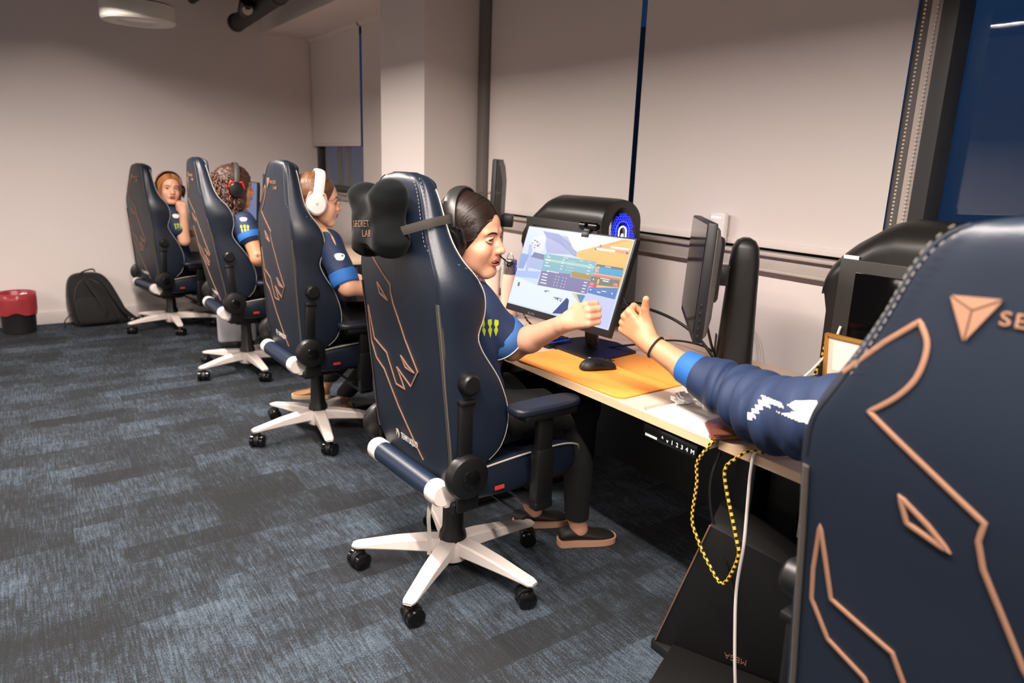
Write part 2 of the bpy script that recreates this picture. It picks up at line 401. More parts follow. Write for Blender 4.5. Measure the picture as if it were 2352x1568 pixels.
def make_back():
    zs = []
    for i in range(len(SL)-1):
        k = 4 if SL[i+1][0]-SL[i][0] > .04 else 3
        zs += [SL[i][0]+(SL[i+1][0]-SL[i][0])*j/k for j in range(k)]
    zs.append(SL[-1][0])
    v = []; f = []; R0 = None
    for z in zs:
        r = ring(z); n = len(r); v += [p-HINGE for p in r]
    for j in range(len(zs)-1):
        for i in range(n):
            a = j*n+i; b = j*n+(i+1) % n; f.append((a, a+n, b+n, b))
    f.append(tuple(range(n))); f.append(tuple((len(zs)-1)*n+i for i in reversed(range(n))))
    return v, f
def densify(P, step=.008, closed=False):
    P = [Vector((p[0], p[1], 0)) for p in P]; out = []
    if closed: P.append(P[0])
    for a, b in zip(P, P[1:]):
        k = max(1, int((b-a).length/step)); out += [a.lerp(b, i/k) for i in range(k)]
    if not closed: out.append(P[-1])
    return out
EM = []   # outline emblem, (sideways, height) on the back
ear = [tuple(p)[:2] for p in crom([(.1235,1.243,0),(.110,1.218,0),(.114,1.18,0),(.133,1.149,0),(.163,1.121,0)], 5)]
EM.append(([(.206,1.160),(.160,1.210)]+ear+[(.085,1.074),(.019,1.033),(.022,1.009),(.013,.976),(-.040,.873),(-.102,.785),(-.049,.723),(.034,.766),(-.005,.703),(.052,.705),(.099,.799),(.189,.828),(.214,.934),(.220,.86),(.219,.810),(.189,.76),(.132,.734),(.053,.628),(-.083,.486)], False))
EM.append(([(-.001,.813),(-.025,.78),(-.078,.776),(-.040,.790)], True))
EM.append(([(.112,1.027),(.100,.995),(.050,.980),(.076,1.003)], True))
def on_back(v, f, oy, oz, off=.0015):
    """text/flat drawing in (x to the right as seen from behind, y up) laid on the rear surface"""
    return [bs(oy-p[0], oz+p[1], off+p[2]) for p in v], f
def make_chair():
    root = empty('gaming_chair')
    mk = lambda nm, b, m, par=root, **k: b.build(nm, m, par, **k)
    # five-star base
    hub = MB().lathe([(.03, .045), (.052, .055), (.062, .085), (.06, .115), (.045, .13)], 28); mk('base_hub', hub, WHT)
    for i in range(5):
        a = 143+72*i; M = Rz(a)
        g = MB(); v = []; secs = [(.03,.030,.078,.132),(.10,.029,.080,.130),(.20,.026,.080,.118),(.30,.023,.078,.100),(.335,.022,.076,.094),(.352,.016,.079,.089)]
        for x, w, z0, z1 in secs: v += [(x,-w*.82,z0),(x,w*.82,z0),(x,w,z0+.006),(x,w,z1-.006),(x,w*.8,z1),(x,-w*.8,z1),(x,-w,z1-.006),(x,-w,z0+.006)]
        f = [tuple(reversed(range(8)))]+[(8*j+k, 8*j+(k+1) % 8, 8*j+8+(k+1) % 8, 8*j+8+k) for j in range(5) for k in range(8)]+[tuple(40+k for k in range(8))]
        o = pm('base_leg', [M @ Vector(p) for p in v], f, WHT, root, auto=30)
        c = MB().cyl((0,0,.055), (0,0,.082), .010).box((0,0,.056), (.030,.026,.022), bev=.008)
        hood = MB()
        q = []
        c.lathe([(.0295,-.011),(.0305,-.009),(.0305,.009),(.0295,.011)], 20, T(-.006,0,.033) @ Rx(90))
        cast = c.build('caster', BLK, root); cast.location = M @ Vector((.325,0,0)); cast.rotation_euler = (0,0,R(a*2.3+40))
        for s in (-1, 1):
            w = MB().lathe([(.012,-.0105),(.026,-.0105),(.0305,-.007),(.0305,.007),(.026,.0105),(.010,.012)], 24, T(-.006, s*.0235, .0305) @ Rx(90))
            w.build('wheel', BLKG, cast)
    mk('lift_column', MB().lathe([(.050,.122),(.046,.15),(.037,.17),(.036,.235),(.033,.245),(.032,.33)], 28), BLK)
    mk('column_tip', MB().lathe([(.016,.022),(.022,.026),(.022,.06)], 18), BLK)
    # seat
    sv = []; nseg = 14; prof = []
    secs = [(-.15,.215,.39,.47,0),(-.13,.235,.375,.482,.0),(-.02,.255,.37,.485,.02),(.12,.262,.372,.487,.03),(.26,.258,.375,.488,.026),(.335,.245,.385,.482,.01),(.362,.225,.402,.465,0)]
    for x, w, z0, z1, bol in secs:
        sv += [(x,-w*.9,z0),(x,w*.9,z0),(x,w*.985,z0+.02),(x,w,z1-.03),(x,w*.97,z1-.005+bol),(x,w*.88,z1+.004+bol),(x,w*.72,z1),(x,w*.3,z1-.008),(x,-w*.3,z1-.008),(x,-w*.72,z1),(x,-w*.88,z1+.004+bol),(x,-w*.97,z1-.005+bol),(x,-w,z1-.03),(x,-w*.985,z0+.02)]
    f = [tuple(reversed(range(14)))]+[(14*j+k, 14*j+(k+1) % 14, 14*j+14+(k+1) % 14, 14*j+14+k) for j in range(6) for k in range(14)]+[tuple(84+k for k in range(14))]
    seat = pm('seat', sv, f, NAVY, root); md = seat.modifiers.new('s', 'SUBSURF'); md.levels = md.render_levels = 2
    for s in (-1, 1):
        mm = MB().tube(crom([(x, s*(w+.001), z1-.004+bol) for x, w, z0, z1, bol in secs[1:]], 5), .0030, 6); mm.build('seat_piping', STIT, seat)
    mk('seat_frame', MB().box((.02,0,.352), (.30,.20,.035), bev=.008).box((-.0,0,.335), (.16,.14,.05), bev=.012).box((-.13,0,.38), (.05,.50,.035), bev=.006), BLK)
    mk('tension_knob', MB().lathe([(.018,0),(.026,.01),(.026,.05),(.02,.056)], 18, T(.17,0,.33) @ Ry(90)), BLK)
    mk('tilt_lever', MB().tube([(.05,-.08,.345),(.05,-.20,.34),(.055,-.29,.335)], .006).box((.055,-.31,.335), (.03,.05,.014), bev=.005), BLK)
    mk('height_lever', MB().tube([(.08,.08,.345),(.08,.2,.34),(.085,.28,.335)], .006).box((.085,.30,.335), (.03,.05,.014), bev=.005), BLK)
    # rear bar in navy with white ends
    mk('rear_bar', MB().cyl((-.178,-.172,.425), (-.178,.172,.425), .036, n=20).box((-.150,0,.405), (.05,.34,.045), bev=.01), NAVY2)
    for s in (-1, 1):
        mk('bar_end', MB().lathe([(.036,0),(.038,.004),(.038,.048),(.033,.058)], 20, T(-.178, s*.170, .425) @ Rx(-90*s)).box((-.150, s*.20,.405), (.052,.055,.055), bev=.012), WLEA)
    # hinge plates
    for s in (-1, 1):
        hp = MB().lathe([(.058,0),(.068,.006),(.070,.024),(.064,.040),(.045,.046),(.0,.046)], 32, T(-.13, s*.258, .497) @ Rx(-90*s))
        hp.box((-.115, s*.262, .43), (.075,.02,.11), bev=.008)
        mk('hinge_cover', hp, BLK)
        mk('hinge_cap', MB().lathe([(.030,.0),(.030,.004),(.026,.006),(.0,.006)], 24, T(-.13, s*.303, .497) @ Rx(-90*s)), BLKG)
    lv = MB().box((-.02,-.272,.475), (.018,.012,.05), bev=.004); 
    # armrests
    for s in (-1, 1):
        pad = []; A = MB()
        pv = [(-.05,.0),(-.03,-.042),(.10,-.050),(.21,-.044),(.245,-.02),(.245,.02),(.21,.044),(.10,.050),(-.03,.042)]
        pr = [(p[0]*.86+.01, p[1]*.9) for p in crom([(x,y,0) for x, y in pv], 3, True)]
        arm = empty('armrest'); arm.parent = root; arm.location = (.045, s*.325, -.012)
        bm = bmesh.new(); A.prism(pr, .026, T(-.02,0,.69))
        ap = A.build('arm_pad', mat('arm_pad_dark', '#121925', .45, bump=.1), arm); md = ap.modifiers.new('b','BEVEL'); md.width = .009; md.segments = 3; md.limit_method='ANGLE'; md.angle_limit = R(60)
        MB().box((.08,0,.68), (.20,.07,.022), bev=.006).build('arm_plate', BLK, arm)
        MB().box((.075,0,.60), (.055,.032,.17), bev=.008).box((.075,0,.47), (.068,.042,.19), bev=.01).build('arm_post', BLK, arm)
        MB().box((.075,-s*.075,.368), (.05,.19,.018), bev=.005).box((.075,0,.375), (.07,.04,.03), bev=.006).build('arm_bracket', BLK, arm)
    # backrest
    v, f = make_back(); back = pm('backrest', v, f, NAVY, root, auto=60); back.location = HINGE
    mk2 = lambda nm, b, m, **k: b.build(nm, m, back, **k)
    for s in (-1, 1):
        zz = [ .50+.006*i for i in range(int((1.02-.50)/.006)+1)]
        P = [Vector((rear_x(sl(z)[0], z)+.001, s*(sl(z)[0]+.002), z))-HINGE for z in zz]
        mk2('zipper', MB().tube(P, .0100, 6, flat=.30, nrm=(-1, s*.8, 0)), mat('zip_tape', '#332e29', .7, bump=.6, bscale=600))
        mk2('zip_line', MB().tube([p+Vector((-.0022, s*.0022, 0)) for p in P], .0009, 5), mat('zip_line', '#6a665e', .6))
        def seam(z):   # runs down the headrest's rear corner, then out along the shoulder to the wing's edge
            wr, wf, xr, xf = sl(z); t = min(1, max(0, (1.185-z)/.105)); t = t*t*(3-2*t)
            return Vector((rear_x(wr, z)*(1-t)+(xf-.012)*t-.0006, s*((wr-.001)*(1-t)+(wf+.001)*t), z))-HINGE
        zz = [1.075+.005*i for i in range(57)]; P = [seam(z) for z in zz]
        mk2('welt', MB().tube(P, .0028, 6), NAVY)
        st = MB()
        for off in (-.009, .009):
            for i in range(0, len(P)-2):
                if i % 2: continue
                d = (P[i+1]-P[i-1 if i else 0]).normalized(); out_ = Vector((-.6, s*.8, 0)); side = d.cross(out_).normalized()*s
                a = P[i]+side*off+out_*.0022; st.tube([a, a+d*.0060], .0007, 4)
        stt = st.build('stitching', mat('stitch_thread', '#8d8a84', .7), back); stt['kind'] = 'stuff'
        zz = [1.03+.005*i for i in range(30)]
        mk2('dark_seam', MB().tube([Vector((rear_x(sl(z)[0], z), s*(sl(z)[0]), z))-HINGE for z in zz], .0012, 5), BLK)
        zz = [.52+.012*i for i in range(68)]
        P = [Vector((sl(z)[3]-.006, s*(sl(z)[1]-.004), z))-HINGE for z in zz]
        mk2('wing_piping', MB().tube(P, .0019, 6), STIT)
    em = MB()
    for pts, cl in EM:
        D = densify(pts, .006, cl); em.tube([bs(p.x, p.y, .0008) for p in D], .0034, 6, closed=cl, flat=.5, nrm=(-1,0,0))
    mk2('outline_emblem', em, GOLD)
    # lettering
    tv, tf = text_mesh('SECRET', .0205, .0008, space=1.12); w = max(p[0] for p in tv); k = .098/w
    e = MB(); e.add(*on_back([(p[0]*k, p[1]*1.05, p[2]) for p in tv], tf, .044, 1.256))
    tv, tf = text_mesh('LAB', .0205, .0008, space=1.12); w = max(p[0] for p in tv); e.add(*on_back([(p[0]*k, p[1]*1.05, p[2]) for p in tv], tf, -.010, 1.231))
    mk2('lettering', e, GOLD, smooth=False)
    e = MB(); A0, B0, C0, c0 = (.097,1.279), (.042,1.283), (.073,1.229), (.071,1.266)
    for tri in ((A0, B0, c0), (B0, C0, c0), (C0, A0, c0)):
        cx = sum(p[0] for p in tri)/3; cy = sum(p[1] for p in tri)/3
        tri = [(cx+(p[0]-cx)*.90, cy+(p[1]-cy)*.90) for p in tri]
        e.add([bs(p[0], p[1], .0004) for p in tri]+[bs(p[0], p[1], .0024) for p in tri], [(0,1,2),(5,4,3),(0,3,4,1),(1,4,5,2),(2,5,3,0)])
    mk2('triangle_emblem', e, GOLD, smooth=False)
    tv, tf = text_mesh('TEAM LIQUID', .026, .0006); w = max(p[0] for p in tv); k = .110/w
    e = MB(); e.add(*on_back([(p[0]*k, p[1]*1.15, p[2]) for p in tv], tf, .052, .516))
    hs = [(0,0),(.006,.02),(.003,.026),(.012,.03),(.022,.026),(.027,.014),(.022,.002),(.014,-.006),(.018,.004),(.017,.013),(.010,.017),(.007,.008)]
    hv = [(x*.95, y*.95, 0) for x, y in hs]+[(x*.95, y*.95, .0006) for x, y in hs]; n = len(hs)
    e.add(*on_back(hv, [tuple(range(n)), tuple(range(2*n-1, n-1, -1))], .088, .514))
    mk2('team_lettering', e, mat('white_print', '#cfc9c2', .6), smooth=False)
    # side knobs and lever plates on the wings
    for s in (-1, 1):
        kn = MB().lathe([(.030,0),(.032,.006),(.030,.030),(.024,.036),(.0,.036)], 28, T(-.125, s*.262, .785) @ Rx(-90*s)) ; kn.v = [Vector(p)-HINGE for p in kn.v]
        mk2('lumbar_knob', kn, BLK)
        lp = MB().box((-.130, s*.266, .625), (.046,.022,.20), bev=.007).box((-.130, s*.272, .728), (.05,.030,.014), bev=.004); lp.v = [Vector(p)-HINGE for p in lp.v]
        mk2('side_cover', lp, BLK)
    mk('red_tag', MB().box((.0,-.268,.425), (.035,.003,.012)), mat('tag_red', '#b8322a', .6))
    return root
proto = make_chair()
CH_LABEL = ['navy gaming chair turned to the camera side, farthest away by the backpack', 'navy gaming chair of the player with red and black headphones', 'navy gaming chair of the player with white headphones',
            'navy gaming chair with a black neck pillow strapped to it', 'navy gaming chair cut by the right edge, nearest the camera']
# hub x, hub y, heading, recline offset, height offset, base turn
CH_POS = [(.954,6.25,10.9,-2.1,-.058,198-143),(1.165,4.752,.5,4.3,.015,201-143),(1.18,3.433,1.5,-2.6,.014,187-143),(1.13,1.938,2.0,.4,.0,0),(1.09,.272,1.6,2.2,.0,20)]
CHAIRS = []
for i, (x, y, h, rec, dz, bt) in enumerate(CH_POS):
    c = proto if i == 3 else copy_tree(proto)
    c.location = (x, y, 0); c.rotation_euler = (0, 0, R(h)); tag(c, CH_LABEL[i], 'chair', 'navy gaming chairs')
    for ch in c.children:
        nm = ch.name.split('.')[0]
        if nm == 'backrest': ch.rotation_euler = (0, -R(rec), 0); ch.location = HINGE + Vector((0,0,dz))
        elif nm in ('base_leg', 'base_hub', 'caster', 'lift_column', 'column_tip'):
            if bt:
                b_ = R(bt-h); ch.location = Rz(bt-h) @ ch.location; ch.rotation_euler = (0, 0, ch.rotation_euler[2]+b_)
        else: ch.location.z += dz-(.07 if nm == 'armrest' and i < 3 else 0)
    CHAIRS.append(c)
def chair_world(i, p):   # chair-local point to world
    x, y, h = CH_POS[i][:3]; return (T(x, y, 0) @ Rz(h)) @ Vector(p)
# ------------------------------------------------------------------ desks
WOOD = mat('birch_laminate', '#d9bea8', .5, var=.06, vscale=3, stretch=(12, 1, 12), bump=.05, bscale=60)
WEDGE = mat('birch_edge', '#d2b492', .5, var=.12, vscale=6, stretch=(30, 1, 30))
STEEL = mat('desk_black_steel', '#141313', .5)
TOP = .742
def desk(y0, y1, x0, label, ctrl=False):
    t = thing('desk', label, 'desk', (x0, (y0+y1)/2, 0), group='desks along the window wall'); w = y1-y0; d = 2.13-x0
    MB().box((d/2, 0, TOP-.0125), (d, w, .022), bev=.001).box((d/2, 0, TOP-.001), (d, w, .002)).build('desktop', WOOD, t)
    MB().box((-.0008, 0, TOP-.0125), (.0016, w, .024)).build('edge_band', WEDGE, t)
    MB().box((.16, 0, TOP-.0515), (.03, w-.30, .05)).box((d-.16, 0, TOP-.0515), (.03, w-.30, .05)).build('crossbeam', STEEL, t)
    MB().box((.44, 0, TOP-.24), (.012, w-.004, .40), bev=.002).build('modesty_shade_panel', STEEL, t)  # black panel made deeper so it also stands in for under-desk shade
    for s in (-1, 1):
        yy = s*(w/2-.14)
        MB().box((d/2+.03, yy, .40), (.11, .07, .62), bev=.004).box((d/2+.03, yy, .20), (.12, .08, .36), bev=.004).build('desk_column', STEEL, t)
        MB().box((d/2, yy, .0175), (.66, .08, .033), bev=.006).build('desk_foot', STEEL, t)
        MB().box((d/2, yy, TOP-.0385), (.60, .06, .026)).build('desk_bracket', STEEL, t)
    return t
d4 = desk(1.078, 2.480, 1.378, 'pale birch desk with the orange mat and the lit monitor')
d5 = desk(-.330, 1.070, 1.398, 'pale birch desk section running out behind the nearest chair')
d3 = desk(2.488, 3.800, 1.378, 'pale birch desk behind the smiling player, beside the pillar')
d2 = desk(4.425, 5.560, 1.378, 'pale birch desk of the player in red and black headphones')
d1 = desk(5.568, 6.700, 1.378, 'pale birch desk in the far corner')
# desk height controller under the front edge
t = thing('desk_controller', 'black height control strip with white symbols under the desk edge', 'controller', (1.376, 1.22, .690))
MB().box((.02, 0, 0), (.034, .195, .038), bev=.006).build('controller_body', BLKG, t)
WP = mat('white_symbols', '#e8e4de', .6, emit='#ffffff', estr=.25)
for i, (ch, yy) in enumerate(zip('^v1234M', (.025, .007, -.009, -.027, -.044, -.061, -.078))):
    tv, tf = text_mesh(ch if ch != '^' else 'v', .017 if ch in '1234M' else .016, .0003)
    MM = frame_M((.0025, yy, -.007 if ch != '^' else .006), (0, -1, 0), (0, 0, 1)) @ (Rz(180) @ T(-.006, 0, 0) if ch == '^' else Matrix())
    MB().add(tv, tf, MM).build('symbol', WP, t, smooth=False)
m = MB()
for i in range(10): m.box((.0022, .084-.0045*i, -.009), (.0006, .0030, .0065))
m.build('printed_mark', WP, t)

# ------------------------------------------------------------------ mat, mouse
t = thing('desk_mat', 'orange cloth desk mat with rounded corners under the mouse', 'desk mat', (1.59, 1.70, TOP))
rr = []
for cx, cy, a0 in ((.21-.03, .265-.03, 0), (-.21+.03, .265-.03, 90), (-.21+.03, -.265+.03, 180), (.21-.03, -.265+.03, 270)):
    for k in range(7): a = R(a0+15*k); rr.append((cx+.03*math.cos(a), cy+.03*math.sin(a)))
RM = Rz(2)
MB().prism(rr, .0032, RM).build('mat_surface', mat('orange_cloth', '#ff9f30', .8, bump=.15, bscale=700, sheen=.2), t)
MB().tube([RM @ Vector((x, y, .0016)) for x, y in rr], .0021, 6, closed=True).build('stitched_rim', mat('orange_rim', '#d9791c', .8), t)
tv, tf = text_mesh('SECRETLAB', .012, .0001)
MB().add(tv, tf, RM @ T(-.203, -.17, .0034) @ Rz(-90)).build('lettering', mat('mat_print', '#ffc07a', .7), t, smooth=False)

def loft(secs, caps=True):
    v = []; f = []; n = len(secs[0])
    for s in secs: v += list(s)
    for j in range(len(secs)-1):
        for k in range(n): f.append((n*j+k, n*j+(k+1) % n, n*j+n+(k+1) % n, n*j+n+k))
    if caps: f.append(tuple(reversed(range(n)))); f.append(tuple(n*(len(secs)-1)+k for k in range(n)))
    return v, f
MX, MY = 1.538, 1.700
t = thing('computer_mouse', 'matt black gaming mouse on the orange mat', 'mouse', (MX, MY, TOP+.0034), R(-18))
def mouse_ring(x, w, h, z0=0.0):
    return [(x, w*math.cos(a)*(1 if math.sin(a) > 0 else .93), z0+max(0, h*math.sin(a)**.8 if math.sin(a) > 0 else 0)) for a in [PI*k/14 for k in range(15)]]
prof = [(-.061,.010,.010),(-.058,.020,.020),(-.045,.029,.033),(-.025,.0315,.0395),(-.005,.0305,.040),(.015,.0285,.037),(.035,.0280,.031),(.052,.0275,.024),(.060,.024,.019),(.063,.018,.014)]
v, f = loft([mouse_ring(x, w, h) for x, w, h in prof]); mo = pm('mouse_shell', v, f, mat('mouse_black', '#121212', .5), t)
md = mo.modifiers.new('s', 'SUBSURF'); md.levels = md.render_levels = 1
MB().lathe([(.0,-.004),(.0085,-.004),(.010,-.002),(.010,.002),(.0085,.004),(.0,.004)], 16, T(.043, 0, .0235) @ Rx(90)).build('scroll_wheel', BLKG, t)
MB().box((.045, 0, .026), (.036, .0016, .0035)).build('button_gap', BLK, t)
for s in (-.014, .004): MB().box((s, -.0300, .026), (.016, .004, .005), bev=.0018).build('side_button', BLKG, t)
tv, tf = text_mesh('G', .014, .0003); MB().add(tv, tf, T(-.034, -.003, .0392) @ Ry(-6)).build('emblem', mat('emblem_grey', '#b9b9b9', .4), t, smooth=False)

# ------------------------------------------------------------------ keyboard in front of the lit monitor
t = thing('keyboard', 'black keyboard with blue glow in front of the lit monitor', 'keyboard', (1.60, 2.17, TOP+.001), R(96))
MB().box((0, 0, .010), (.35, .125, .018), bev=.004).build('keyboard_case', BLK, t)
KC = mat('keycap_black', '#17181b', .5)
def keycap():
    b = MB(); v = []
    for s, z in ((.0088, 0), (.0066, .0085)): v += [(-s,-s,z),(s,-s,z),(s,s,z),(-s,s,z)]
    return v, [(3,2,1,0),(4,5,6,7),(0,1,5,4),(1,2,6,5),(2,3,7,6),(3,0,4,7)]
kv, kf = keycap(); kme = None
for r_ in range(5):
    for c_ in range(16):
        if kme is None: o = pm('keycap', kv, kf, KC, t, smooth=False); kme = o.data
        else: o = link('keycap', kme, None, t, smooth=False)
        o.location = (-.155+c_*.0205, -.045+r_*.0215, .0185)
MB().box((0, .0, .0193), (.33, .112, .0006)).build('backlight', mat('blue_glow', '#1030ff', .5, emit='#1a3cff', estr=2.2), t)
# cream keyboard edge / headset dongle cable of player four
tag(MB().tube(crom([(1.37,1.985,.745),(1.365,1.99,.748),(1.355,1.99,.72),(1.36,2.0,.66)],6), .003).build('cable', BLK), 'thin black cable dropping over the desk edge beside the orange mat', 'cable')

# ------------------------------------------------------------------ monitors
def mon_frame(c, head, tilt, roll):
    a = R(head); t_ = R(tilt); ro = R(roll)
    n = Vector((math.cos(a)*math.cos(t_), math.sin(a)*math.cos(t_), math.sin(t_)))
    rt = Vector((-math.sin(a), math.cos(a), 0)); up = n.cross(rt)
    X = math.cos(ro)*rt+math.sin(ro)*up; Y = -math.sin(ro)*rt+math.cos(ro)*up
    return Matrix(((X.x,Y.x,n.x,c[0]),(X.y,Y.y,n.y,c[1]),(X.z,Y.z,n.z,c[2]),(0,0,0,1)))
def em_mat(c, s=1.0):
    nm = 'screen_'+c; 
    if nm in _mats: return _mats[nm]
    m = bpy.data.materials.new(nm); m.use_nodes = True; b = m.node_tree.nodes['Principled BSDF']
    b.inputs['Base Color'].default_value = (.01,.01,.012,1); b.inputs['Roughness'].default_value = .35
    b.inputs['Emission Color'].default_value = lin(c); b.inputs['Emission Strength'].default_value = s*.74
    _mats[nm] = m; return m
MONP = mat('monitor_black', '#17171a', .45); MONB = mat('monitor_back', '#3a3836', .45)
def monitor(name_label, c, head, tilt, roll, w=.56, h=.33, lit=None, dark=None, stand=True, base_xy=None, thick=.022, cat='monitor', group=None, back=MONB):
    t = thing('monitor', name_label, cat, group=group); M = mon_frame(c, head, tilt, roll); t.matrix_world = M
    MB().box((0, 0, -thick/2-.001), (w, h, thick), bev=.004).build('bezel', MONP, t)
    bs_ = [ [(x*(w/2-.006)*k, y*(h/2-.006)*k2-.0*k, z) for x, y in ((-1,-1),(1,-1),(1,1),(-1,1))] for k, k2, z in ((1,1,-thick),(.96,.92,-thick-.012),(.72,.66,-thick-.026))]
    v, f = loft(bs_); o = pm('back_shell', v, f, back, t, auto=20); md = o.modifiers.new('b','BEVEL'); md.width=.008; md.segments=2
    sw, sh = w-.012, h-.030
    MB().box((0, .009, .0002), (sw, sh, .0008)).build('screen', lit or dark or mat('screen_off', '#0a0a0c', .12), t)
    if stand:
        MB().box((0, 0, -thick-.05), (.06, .06, .06), bev=.006).build('stand_joint', BLK, t)
    return t, M, (sw, sh)
# lit monitor of player four
LITC = (1.552, 1.912, 1.0245)
t, M, (sw, sh) = monitor('lit monitor showing a bright shooter game scoreboard, tilted back', LITC, 181.83, 18.1, .6, lit=em_mat('#cfdcf4', 1.0), group='monitors on the desks')
UV = {
'lav':[(0.204,0.066),(0.457,0.063),(0.548,0.283),(0.493,0.269),(0.264,0.298),(0.214,0.168)],
'lav2':[(0.162,0.035),(0.33,0.047),(0.478,0.148),(0.477,0.237),(0.375,0.166),(0.214,0.102)],
'pale_top':[(0.396,0.02),(0.884,0.02),(0.707,0.149),(0.536,0.234),(0.48,0.156)],
'orange':[(0.908,0.012),(.995,0.01),(.995,0.545),(0.761,0.574),(0.753,0.323),(0.555,0.282),(0.554,0.217),(0.663,0.153),(0.733,0.114)],
'orange2':[(0.66,.155),(.733,.114),(.908,.012),(.99,.012),(.80,.105),(.72,.16)],
'rail':[(0.366,0.096),(0.548,0.222),(0.555,0.282),(0.479,0.245)],
'pole':[(0.056,0.224),(0.101,0.226),(0.127,0.619),(0.105,0.634)],
'blueL':[(0.004,0.351),(0.09,0.352),(0.069,0.538),(0.006,0.545)],
'mid':[(0.109,0.357),(0.272,0.36),(0.271,0.517),(0.115,0.508)],
'blueband':[(0.004,0.575),(0.258,0.53),(0.249,0.624),(0.005,0.652)],
'white_low':[(0.005,0.652),(0.26,.70),(0.74,0.675),(0.673,0.831),(0.487,0.981),(0.005,0.985)],
'lilac_r':[(.745,.665),(.985,.66),(.99,.985),(.62,.985),(.70,.80)],
'map':[(0.147,0.075),(.17,.10),(.18,.085),(0.205,0.10),(0.221,0.129),(.222,.20),(0.226,0.277),(.20,.30),(.19,.34),(0.158,0.343),(.15,.30),(.125,.29),(0.1,0.273),(.085,.21),(0.069,0.174),(.09,.12),(.13,.12)],
'dark':[(0.136,0.31),(0.251,0.32),(0.254,0.387),(0.114,0.375)],
't1':[(0.253,0.304),(0.748,0.299),(0.747,0.457),(.56,.47),(0.554,.49),(0.261,0.51)],
't1hi':[(0.264,0.362),(0.737,0.352),(0.74,0.38),(0.268,0.394)],
'gold':[(0.553,0.456),(0.732,0.449),(0.74,0.513),(0.561,0.519)],
't2':[(0.262,0.515),(0.554,0.49),(0.554,0.521),(0.741,0.517),(0.74,0.675),(0.265,0.698)],
'sidetop':[(0.753,0.323),(0.978,0.318),(0.982,.34),(.75,.35)],
'side':[(.75,.35),(0.982,0.34),(0.988,0.418),(0.743,0.425)],
'sideband':[(0.746,0.437),(0.982,0.432),(0.983,0.451),(0.746,0.458)],
'side2':[(0.735,0.461),(0.98,0.452),(0.985,0.529),(0.744,0.558)],
'side3':[(0.745,0.591),(0.986,0.537),(0.984,0.663),(0.743,0.658)],
'red':[(0.733,0.54),(0.802,0.534),(0.806,0.581),(0.732,0.582)],
'redr':[(0.93,0.50),(0.98,0.498),(0.985,0.53),(0.932,0.535)],
'sleeve':[(0.577,0.764),(0.604,0.786),(0.616,0.892),(0.58,0.956),(0.484,0.982)],
'blade':[(0.609,0.699),(0.721,0.681),(0.708,0.802)],
'blade2':[(0.655,0.70),(0.735,0.69),(0.716,0.80)],
'kill1':[(0.738,0.109),(0.829,0.105),(0.83,0.124),(0.736,0.131)],
'kill1r':[(0.829,0.105),(0.983,0.1),(0.984,0.12),(0.83,0.124)],
'kill2':[(0.699,0.146),(0.875,0.141),(0.877,0.165),(0.704,0.166)],
'kill2r':[(0.874,0.137),(0.973,0.138),(0.972,0.162),(0.876,0.161)]}
SCOL = dict(lav='#a9b0da', lav2='#8b96cf', pale_top='#e9ecfb', orange='#f3bb62', orange2='#f0a848', rail='#9aa2c6', pole='#aebde6', blueL='#8aa5dc', mid='#a9b8e2', blueband='#a8c0ef',
  white_low='#e3eefd', lilac_r='#c9cdf6', map='#dfe1ea', dark='#6c7aa3', t1='#7fb4c4', t1hi='#a9d6c4', gold='#a68f4d', t2='#7c7aa8', sidetop='#5a6b74', side='#3aa0cf', sideband='#e07a7e', side2='#6d7a70',
  side3='#4f7fc0', red='#d0505c', redr='#d0505c', sleeve='#173a7c', blade='#d9cba8', blade2='#4f88b8', kill1='#ef9f8c', kill1r='#f3f1ee', kill2='#f3f1ee', kill2r='#ec8f8f')
def scr_pt(u, v, z): return (sw*(u-.5), .009+sh*(.5-v), z)
for i, (k, poly) in enumerate(UV.items()):
    z = .0009+.00004*i; p = [scr_pt(u, v, z) for u, v in poly]
    q = MB().add(p, [tuple(range(len(p)))]); o = q.build('screen_patch', em_mat(SCOL[k]), t, smooth=False)
    if o.data.polygons[0].normal.z < 0: o.data.flip_normals()
rnd = random.Random(4); q = MB(); q2 = MB()
def dash(u, v, w_, h_=.010, b=q): p = [scr_pt(u+dx*w_, v+dy*h_, .0026) for dx, dy in ((0,0),(0,1),(1,1),(1,0))]; b.add(p, [(0,1,2,3)])
for k in range(4):
    dash(.28, .335+.036*k, rnd.uniform(.03,.06)); dash(.285, .545+.036*k, rnd.uniform(.05,.07), .012)
    dash(.44, .34+.036*k, .02); dash(.69, .34+.036*k, .025, .008); dash(.69, .545+.036*k, .03, .010)
    for j in range(4): dash(.50+.018*j, .34+.036*k, .006, .008); dash(.42+.03*j+.01*(j > 1), .545+.036*k, .008, .008)
dash(.275,.315,.02,.006); dash(.44,.315,.05,.006); dash(.60,.315,.03,.006); dash(.68,.315,.015,.006)
dash(.83, .33, .05, .008); dash(.82, .465, .08, .009); dash(.845, .485, .05, .012); dash(.76,.49,.008,.016)
dash(.86,.60,.04,.008); dash(.945,.60,.008,.018); dash(.825,.62,.03,.01); dash(.76,.61,.012,.014)
for (u, v, s) in ((.745,.537,'231'),(.938,.497,'175')):
    tv, tf = text_mesh(s, .0125, 0); q.add([( scr_pt(u, v+.028, .0028)[0]+p[0], scr_pt(u, v+.028, .0028)[1]+p[1], .0028) for p in tv], tf)
dash(.32,.51,.02,.009); 
for j in range(9): dash(.325+.013*j, .500, .009, .012)
o = q.build('screen_text', em_mat('#f4f6fa', 1.0), t, smooth=False); o['kind'] = 'stuff'
